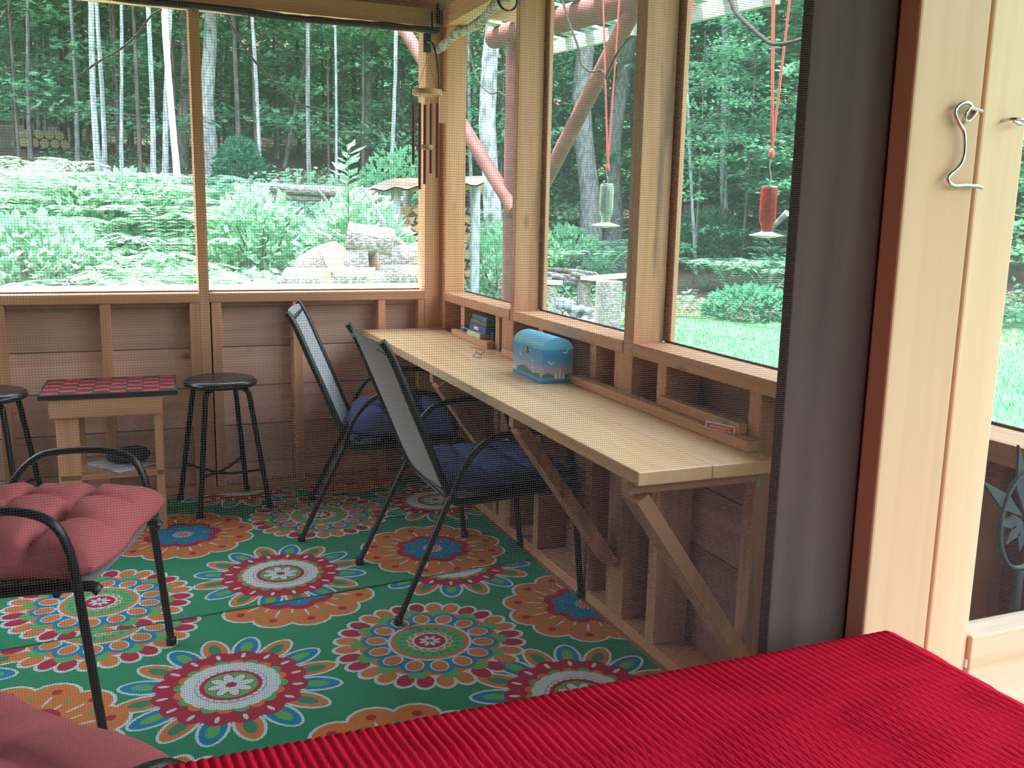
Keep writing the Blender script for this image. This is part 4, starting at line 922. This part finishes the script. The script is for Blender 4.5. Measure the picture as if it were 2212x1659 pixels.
# young plant standing up by the shed
yp = col_dir(752)*10; e = tag(empty('leafy_plant', (yp.x, yp.y, terr(yp.x, yp.y))), 'tall young plant with upright leaves left of the firewood shed', 'plant')
P = []; D_ = []
for i in range(60):
    h_ = .5+1.2*i/60; a = i*2.4; P.append((0, 0, h_)); D_.append((math.cos(a), math.sin(a), .5))
me = leaves_mesh('foliage', P, D_, .2, LM2, .2, .5); ob = bpy.data.objects.new('foliage', me); col.objects.link(ob); ob.parent = e
MB().tube([(0, 0, 0), (0, 0, 1.7)], [.012, .005], 6).build('stem', BK['dark'], e)
# ---- wood and logs ----------------------------------------------------
M_BARKLOG = bark('log_bark', (.17, .15, .13), (.48, .45, .41), 14, (1, 5, 5)); M_CUT = plain('cut_wood_end', (.60, .44, .28), .9, 0, .2, 14, .2, spec=.1)
M_CUT2 = plain('split_wood', (.46, .29, .17), .9, 0, .3, 14, .2, spec=.1)
def log_round(c, d, ln, r_, label, group, cat='log', name='log'):
    c, d = Vector(c), Vector(d).normalized()
    e = MB(); n = 8; e.tube([d*(ln*(i/n-.5)) for i in range(n+1)], r_, 18, jit=.045, cap=False)
    v0, v1 = e.v[:18], e.v[-18:]; e.add(v0[::-1], [tuple(range(18))], 1); e.add(v1, [tuple(range(18))], 1)
    return tag(e.build(name, [M_BARKLOG, M_CUT], None, 0, c), label, cat, group)
Yl = 9.0
for u, v, ddx, ln, r_, lab in ((698, 572, (.55, -.8, .35), .40, .18, 'leftmost large round log tipped against the firewood heap'), (665, 612, (.8, -.6, 0), .40, .15, 'log lying lowest at the left of the heap'),
    (752, 570, (1, -.25, .05), .40, .145, 'barked log in the middle of the heap'), (765, 606, (1, -.3, 0), .40, .13, 'low barked log above the window sill in the heap'),
    (800, 520, (1, -.3, -.15), .45, .15, 'topmost log of the heap, ends squarely cut'), (852, 560, (1, .2, .1), .45, .13, 'sunlit log right of the topmost one in the heap'),
    (720, 618, (1, .1, 0), .42, .10, 'thin log at the bottom middle of the heap'), (870, 600, (1, -.5, 0), .42, .13, 'barked log low on the right of the heap'), (815, 612, (.8, .6, 0), .40, .12, 'log turned end-on low in the heap'), (905, 575, (1, -.2, .2), .4, .11, 'rightmost log of the heap beside the corner post')):
    p_ = PY(u, v, Yl+(.2 if v < 590 else 0)); log_round(p_, ddx, ln, r_, lab, 'cut logs heaped behind the back wall')
got = [PY(u, v, Yl) for u, v in ((698, 572), (665, 612), (752, 570), (765, 606), (800, 520), (852, 560), (720, 618), (870, 600), (815, 612), (905, 575))]; tries = 0; nsp = 0
while nsp < 22 and tries < 3000:   # split wood among and right of the rounds
    tries += 1; u = 640+285*rng.uniform(0, 1)**.7; v = rng.uniform(540 if u > 840 else 600, 655); p_ = PY(u, v, Yl+rng.uniform(.05, .9)); a = rng.uniform(-.5, .5)
    if min((p_-q).length for q in got) < .21: continue
    got.append(p_); nsp += 1
    e = MB(); rr_ = rng.uniform(.055, .085); Ln = .3
    dd = Vector((math.cos(a), math.sin(a), rng.uniform(-.2, .3))).normalized(); q = dd.cross(Vector((0, 0, 1))).normalized(); zq = q.cross(dd)
    tri = [dd*(-Ln/2)+q*rr_, dd*(-Ln/2)-q*rr_*.7+zq*rr_*.7, dd*(-Ln/2)-q*rr_*.5-zq*rr_]
    e.prism(tri, dd*Ln, 0); tag(e.build('split_log', [M_CUT2], None, 0, p_), 'split piece of pale firewood in the sunny heap', 'firewood', 'split firewood pieces in the heap')
# firewood shed
ys_ = 11.0; sh = tag(empty('firewood_shed', tuple(PY(940, 640, ys_))), 'low open firewood shed with a curved rusty sheet roof on posts', 'shed'); S0 = sh.location
def sp(u, v, y): return PY(u, v, y)-S0
rf = MB(); nx = 26; a0, a1, b0, b1 = sp(790, 410, ys_-.2), sp(1046, 396, ys_-.2), sp(862, 385, ys_+1.3), sp(1046, 380, ys_+1.3)
vs = []
for th in (0, -.02):
    for i in range(nx+1):
        for j in range(5):
            p_ = a0.lerp(a1, i/nx).lerp(b0.lerp(b1, i/nx), j/4); vs.append(p_+Vector((0, 0, .018*math.sin(i*1.25)*(1-.3*j)+.03*j*(4-j)/4+th)))
fs = []
for Lr in (0, 1):
    for i in range(nx):
        for j in range(4):
            a = Lr*(nx+1)*5+i*5+j; q = (a, a+5, a+6, a+1); fs.append(q if Lr == 0 else q[::-1])
rf.add(vs, fs, 0, True).build('roof', plain('rusty_sheet', (.22, .15, .105), .8, .2, .35, 6), sh)
for u, v, y in ((855, 402, ys_), (1028, 402, ys_), (880, 396, ys_+1.1)):
    p_ = sp(u, v, y); MB().tube([p_, (p_.x, p_.y, terr(p_.x+S0.x, p_.y+S0.y)-S0.z-.1)], .055, 10, jit=.04).build('post', BK['pale'], sh)
MB().bar(sp(845, 404, ys_), sp(1040, 402, ys_), .06, .09).build('beam', M_CUT2, sh)
gs = MB().build
k2 = 0
for row in range(9):
    for i in range(9):
        u = 872+i*17+(row % 2)*8; v = 455+row*19
        if v > 625: continue
        p_ = PY(u, v, ys_+.35+.05*rng.uniform(-1, 1)); rr_ = .055; e = MB(); a = rng.uniform(0, 6)
        nsd = 3 if (i+row) % 2 else 4
        e.prism([Vector((rr_*math.cos(a+2*math.pi*q/nsd), -.2, rr_*math.sin(a+2*math.pi*q/nsd))) for q in range(nsd)], (0, .4, 0)); k2 += 1
        tag(e.build('stacked_firewood', [M_CUT2 if k2 % 3 else M_BARKLOG], None, 0, p_), 'split firewood stacked under the shed roof', 'firewood', 'firewood stacked in the shed')
# fallen log and loose branches
log_round(PY(680, 411, 13.0), (1, -.1, -.02), 1.6, .068, 'long fallen log lying across the clearing left of the firewood shed', None)
log_round(PY(740, 428, 13.1), (1, 0, -.02), 1.9, .065, 'grey fallen log lying just below the long reddish one', None)
def branch(pts, r0, label, m=None):
    c0 = Vector(pts[0]); return tag(MB().tube(curve([Vector(p)-c0 for p in pts], 4), [r0*(1-.55*i/((len(pts)-1)*4)) for i in range((len(pts)-1)*4+1)], 7, jit=.1).build('branch', m or BK['pale'], None, 0, c0), label, 'branch')
branch([PY(870, 530, 9.6), PY(835, 500, 9.6), PY(812, 450, 9.6), PY(780, 402, 9.6)], .035, 'bare pale branch leaning diagonally in front of the shed')
branch([PY(715, 515, 9.8), PY(690, 503, 9.8), PY(662, 488, 9.8)], .03, 'short grey branch lying above the log heap')
branch([PY(710, 440, 10), PY(700, 425, 10), PY(684, 406, 10)], .015, 'thin bare twig rising before the fallen log')
branch([PX(1700, 460, 9.5), PX(1680, 480, 9.5), PX(1655, 505, 9.5)], .06, 'grey broken branch lying right of the red feeder', BK['grey'])
# cut wood pile up the hill
p0 = col_dir(52)*24.5; pile_d = Vector((.3, -.95, .03)).normalized(); pile_x = Vector((.95, .3, 0))
for i in range(9):
    lay, j = (0, i) if i < 5 else (1, i-5)
    q = p0+pile_x*(.215*j+.107*lay); log_round((q.x, q.y, terr(p0.x+.4, p0.y)+.12+.19*lay), pile_d, .7, .10, 'cut log in the small pile up the hill on the far left', 'cut logs piled up the hill')
# fire pit: stumps, planks, stones, split branches
def stump(u, vt, r_, label, rr):
    d = col_dir(u, vt)*rr; zt = terr(d.x, d.y); q = ray(u, vt); zt1 = H+q.z/math.hypot(q.x, q.y)*rr
    return log_round((d.x, d.y, (zt+zt1)/2-.01), (0, 0, 1), zt1-zt, r_, label, None, 'stump', 'stump')
RS = 13.2
stump(1316, 606, .185, 'sunlit stump bench leg at the right of the stone fire ring', RS)
stump(1262, 608, .10, 'greyer stump just behind the sunlit one at the fire ring', RS+.6)
stump(1180, 616, .15, 'stump carrying the plank left of the stone fire ring', RS-.1)
stump(1052, 622, .25, 'wide pale stump under the plank nearest the corner post', RS+.1)
def plank(u0, v0, u1, v1, r0, r1, label):
    P = []
    for u, v, rr in ((u0, v0, r0), (u1, v1, r1)):
        q = ray(u, v); P.append(Vector((q.x, q.y, q.z))/math.hypot(q.x, q.y)*rr+Vector((0, 0, H)))
    a, c = P; m_ = (a+c)/2
    return tag(MB().bar(a-m_, c-m_, .26, .05).build('plank', plain('pale_plank', (.60, .55, .46), .8, 0, .15, 10), None, .004, m_), label, 'plank')
plank(985, 602, 1214, 611, RS+.1, RS-.1, 'sunlit pale plank bench laid across the two left stumps'); plank(1266, 602, 1368, 594, RS+.3, RS+.9, 'pale plank bench resting on the right stumps')
M_STONE = plain('pale_field_stone', (.33, .36, .36), .9, 0, .5, 9, .4)
got = []; tries = 0
while len(got) < 52 and tries < 6000:
    tries += 1; lay = len(got)//20; u = 1247+rng.uniform(-50, 42)*(1-.15*lay); rr_ = RS+.45+rng.uniform(-.5, .5)*(1-.2*lay); d = col_dir(u)*rr_
    p_ = Vector((d.x, d.y, terr(d.x, d.y)+.07+lay*.15+rng.uniform(0, .03)))
    if got and min((p_-q).length for q in got) < .15: continue
    got.append(p_); e = MB(); e.ell((0, 0, 0), (rng.uniform(.07, .10), rng.uniform(.06, .08), rng.uniform(.05, .07)), 8, 0, .12)
    tag(e.build('stone', M_STONE, None, 0, p_, rng.uniform(0, 6)), 'pale rounded stone heaped in the fire ring', 'stone', 'stones of the fire ring')
for i in range(8):
    P = []
    for u, v, rr in ((1165+rng.uniform(-12, 30), 580+i*3.2, RS+.3+rng.uniform(-.2, .3)), (1262+rng.uniform(-20, 45), 593+i*2.4, RS+.7+rng.uniform(-.2, .3))):
        q = ray(u, v); P.append(Vector(q)/math.hypot(q.x, q.y)*rr+Vector((0, 0, H)))
    a, c = P; m_ = (a+c)/2; q = (c-a).normalized().cross(Vector((0, 0, 1)))
    tag(MB().tube([a-m_, (a-m_)*.4+q*.03, (c-m_)*.3-q*.03, c-m_], [.022, .04, .045, .03], 7, jit=.2).build('split_branch', [BK['grey' if i % 2 else 'dark']], None, 0, m_), 'weathered split branch laid over the stones of the fire ring', 'branch', 'split branches over the fire ring')
for i, (u, r_, s_) in enumerate(((1040, 14, .3), (1205, 18, .35), (1275, 19, .3), (1355, 19, .35), (1430, 19, .3), (1222, 20.5, .55), (95, 19, .4))):
    d = col_dir(u)*r_; e = MB(); e.ell((0, 0, 0), (s_, s_*.8, s_*.55), 12, 0, .06); tag(e.build('boulder', M_STONE, None, 0, (d.x, d.y, terr(d.x, d.y)+s_*.1), i), ['grey boulder beyond the corner post', 'boulder left of the clear feeder', 'boulder below the clear feeder', 'boulder half hidden by the second post', 'boulder left of the bush under the red feeder', 'large boulder at the foot of the massive grey trunk', 'pale rock in the leaf litter on the far left'][i], 'boulder')
# ---- log frame of the lean-to and its slatted roof --------------------
XF = 2.75
pg = tag(empty('peeled_log_pergola', (XF, 6.2, terr(XF, 6.2))), 'frame of peeled reddish logs with diagonal braces outside the right wall', 'pergola'); G0 = pg.location
def g(p): return Vector(p)-G0
top = PX(1112, 78, XF); bot = PX(1112, 600, XF)
MB().tube([g((top.x, top.y, terr(top.x, top.y)-.1)), g((top.x, top.y, PX(1112, 90, XF).z))], .065, 12, jit=.03).build('post', M_RED_LOG, pg)
a = PX(1068, 82, XF); c = PX(1560, -55, XF)
MB().tube([g(a), g(a.lerp(c, .5)), g(c)], [.082, .085, .08], 14, jit=.02).build('top_log', M_RED_LOG, pg)
ax = Vector((top.x, top.y, 0)); a = PX(1105, 445, XF)
MB().tube([g(PX(1112, 455, XF-.02)), g(PY(862, 46, 8.3))], .055, 10, jit=.02).build('brace', M_RED_LOG, pg)
MB().tube([g(PX(1142, 462, XF-.02)), g(PX(1385, -12, XF))], .05, 10, jit=.02).build('brace', M_RED_LOG, pg)
sr = tag(empty('slatted_roof', tuple(PX(1350, 60, 3.1))), 'grey weathered slatted roof panel resting on the log frame', 'roof'); G1 = sr.location
ra, rb = PX(1183, 106, 3.15), PX(1680, -12, 3.15)
Xs = [3.15, 2.95, 2.6]
for dx, dz in ((0, 0), (-.35, .06), (-.75, .12)):
    MB().bar(ra+Vector((dx, -.02*dx, dz))-G1, rb+Vector((dx, 0, dz))-G1, .04, .09).build('rail', W['gray'], sr)
for i in range(9):
    p_ = ra.lerp(rb, (i+.2)/8.4)-G1; MB().bar(p_+Vector((.12, 0, .06)), p_+Vector((-.95, 0, .20)), .12, .018).build('slat', W['gray'], sr)
# bark slab laid under the frame
# ---- hummingbird feeders -----------------------------------------------
def glass(name, c, dens=1):
    m, n_, p_, N, L = mat(name); p_.inputs['Base Color'].default_value = (*c, 1); p_.inputs['Roughness'].default_value = .08
    p_.inputs['Transmission Weight'].default_value = .85; p_.inputs['IOR'].default_value = 1.2
    tc = N.new('ShaderNodeTexCoord'); t1 = N.new('ShaderNodeTexNoise'); t1.inputs['Scale'].default_value = 30; L.new(tc.outputs['Object'], t1.inputs[0]); mr = N.new('ShaderNodeMapRange'); mr.inputs[3].default_value = .04; mr.inputs[4].default_value = .08; L.new(t1.outputs['Fac'], mr.inputs[0]); L.new(mr.outputs[0], p_.inputs['Roughness'])
    return m
M_CORDR = plain('orange_red_cord', (.75, .13, .10), .8, 0, .2, 80)
def feeder(u, vt, vb, X, gm_, label, cord_u, knot_v, red):
    T, Bm = PX(u, vt, X), PX(u, vb, X); hgt = T.z-Bm.z; e = tag(empty('bird_feeder', tuple(Bm)), label, 'bird feeder')
    s_ = hgt
    MB().lathe((0, 0, 0), [(0, .10*s_), (.105*s_, .10*s_), (.115*s_, .17*s_), (.12*s_, .24*s_), (.155*s_, .30*s_), (.165*s_, .36*s_), (.165*s_, .94*s_), (.15*s_, .98*s_), (0, s_)], 24).build('bottle', gm_, e)
    MB().lathe((0, 0, 0), [(0, -.005), (.20*s_, .0), (.34*s_, .025*s_), (.33*s_, .04*s_), (.15*s_, .09*s_), (.11*s_, .11*s_), (0, .11*s_)], 24).build('base_tray', plain('feeder_tray', (.75, .62, .55) if red else (.72, .74, .68), .3), e)
    MB().lathe((0, 0, 0), [(0, .965*s_), (.155*s_, .965*s_), (.155*s_, 1.0*s_), (0, 1.005*s_)], 20).build('cap', M_STEEL, e)
    K = PX(u, knot_v, X)-Bm; K.x = 0; K.y = 0
    MB().tube(curve([(0, 0, s_), (.004, 0, s_+(K.z-s_)*.3), (-.006, 0, s_+(K.z-s_)*.6), (0, 0, K.z)], 4), .002, 6).build('wire_hook', M_STEEL, e)
    MB().ell(K, (.012, .012, .022), 8, 0, .1).build('knot', M_CORDR, e)
    for cu in cord_u:
        q = PX(cu, 0, X)-Bm; q = K+(q-K)*1.35; MB().tube([K, q], .0045, 6).build('cord', M_CORDR, e)
    return e
feeder(1308, 397, 490, 2.35, glass('clear_green_glass', (.80, .95, .86)), 'clear glass hummingbird feeder hanging on orange cord', (1303, 1338), 362, False)
feeder(1655, 402, 512, 2.35, glass('red_nectar', (.95, .06, .03)), 'red hummingbird feeder hanging on doubled orange cord', (1669, 1672, 1706), 332, True)
p0, p1 = PX(1500, -30, 2.30), PX(1452, 385, 2.30)
tag(MB().tube([Vector((0, 0, 0)), p1-p0], .004, 6).build('cord', M_CORDR, None, 0, p0), 'single slanting orange cord beside the second side post', 'cord')
# twisting dark vine tendrils outside the screens
def vine(pts, label, X=2.2, r_=.006, plane='x'):
    P = [(PX if plane == 'x' else PY)(u, v, X) for u, v in pts]; c0 = P[0]
    tag(MB().tube(curve([p-c0 for p in P], 4), r_, 6, jit=.2).build('vine', M_DARKBARK, None, 0, c0), label, 'vine')
vine([(1012, 90), (1024, 150), (1040, 185), (1060, 202), (1078, 198), (1085, 205)], 'dark twisted vine between the corner post and the next post', 2.2, .005)
vine([(1215, 0), (1230, 50), (1248, 100), (1255, 135), (1276, 155), (1300, 152), (1310, 170)], 'dark vine crossing the slatted roof in the second side screen', 2.2, .006)
vine([(1310, 165), (1325, 130), (1355, 85), (1372, 78), (1395, 84)], 'dark vine rising to the right above the clear feeder', 2.2, .006)
vine([(1575, -5), (1588, 25), (1612, 50), (1640, 75), (1665, 94), (1700, 94), (1735, 85)], 'thick dark vine across the top above the red feeder', 2.2, .008)
vine([(350, 20), (325, 35), (300, 70), (262, 105), (210, 135), (170, 165)], 'dark drooping vine across the left back screen', 5.6, .006, 'y')
vine([(480, 25), (500, 55), (540, 120), (590, 175), (640, 222), (700, 238)], 'dark drooping vine across the second back screen', 5.6, .006, 'y')
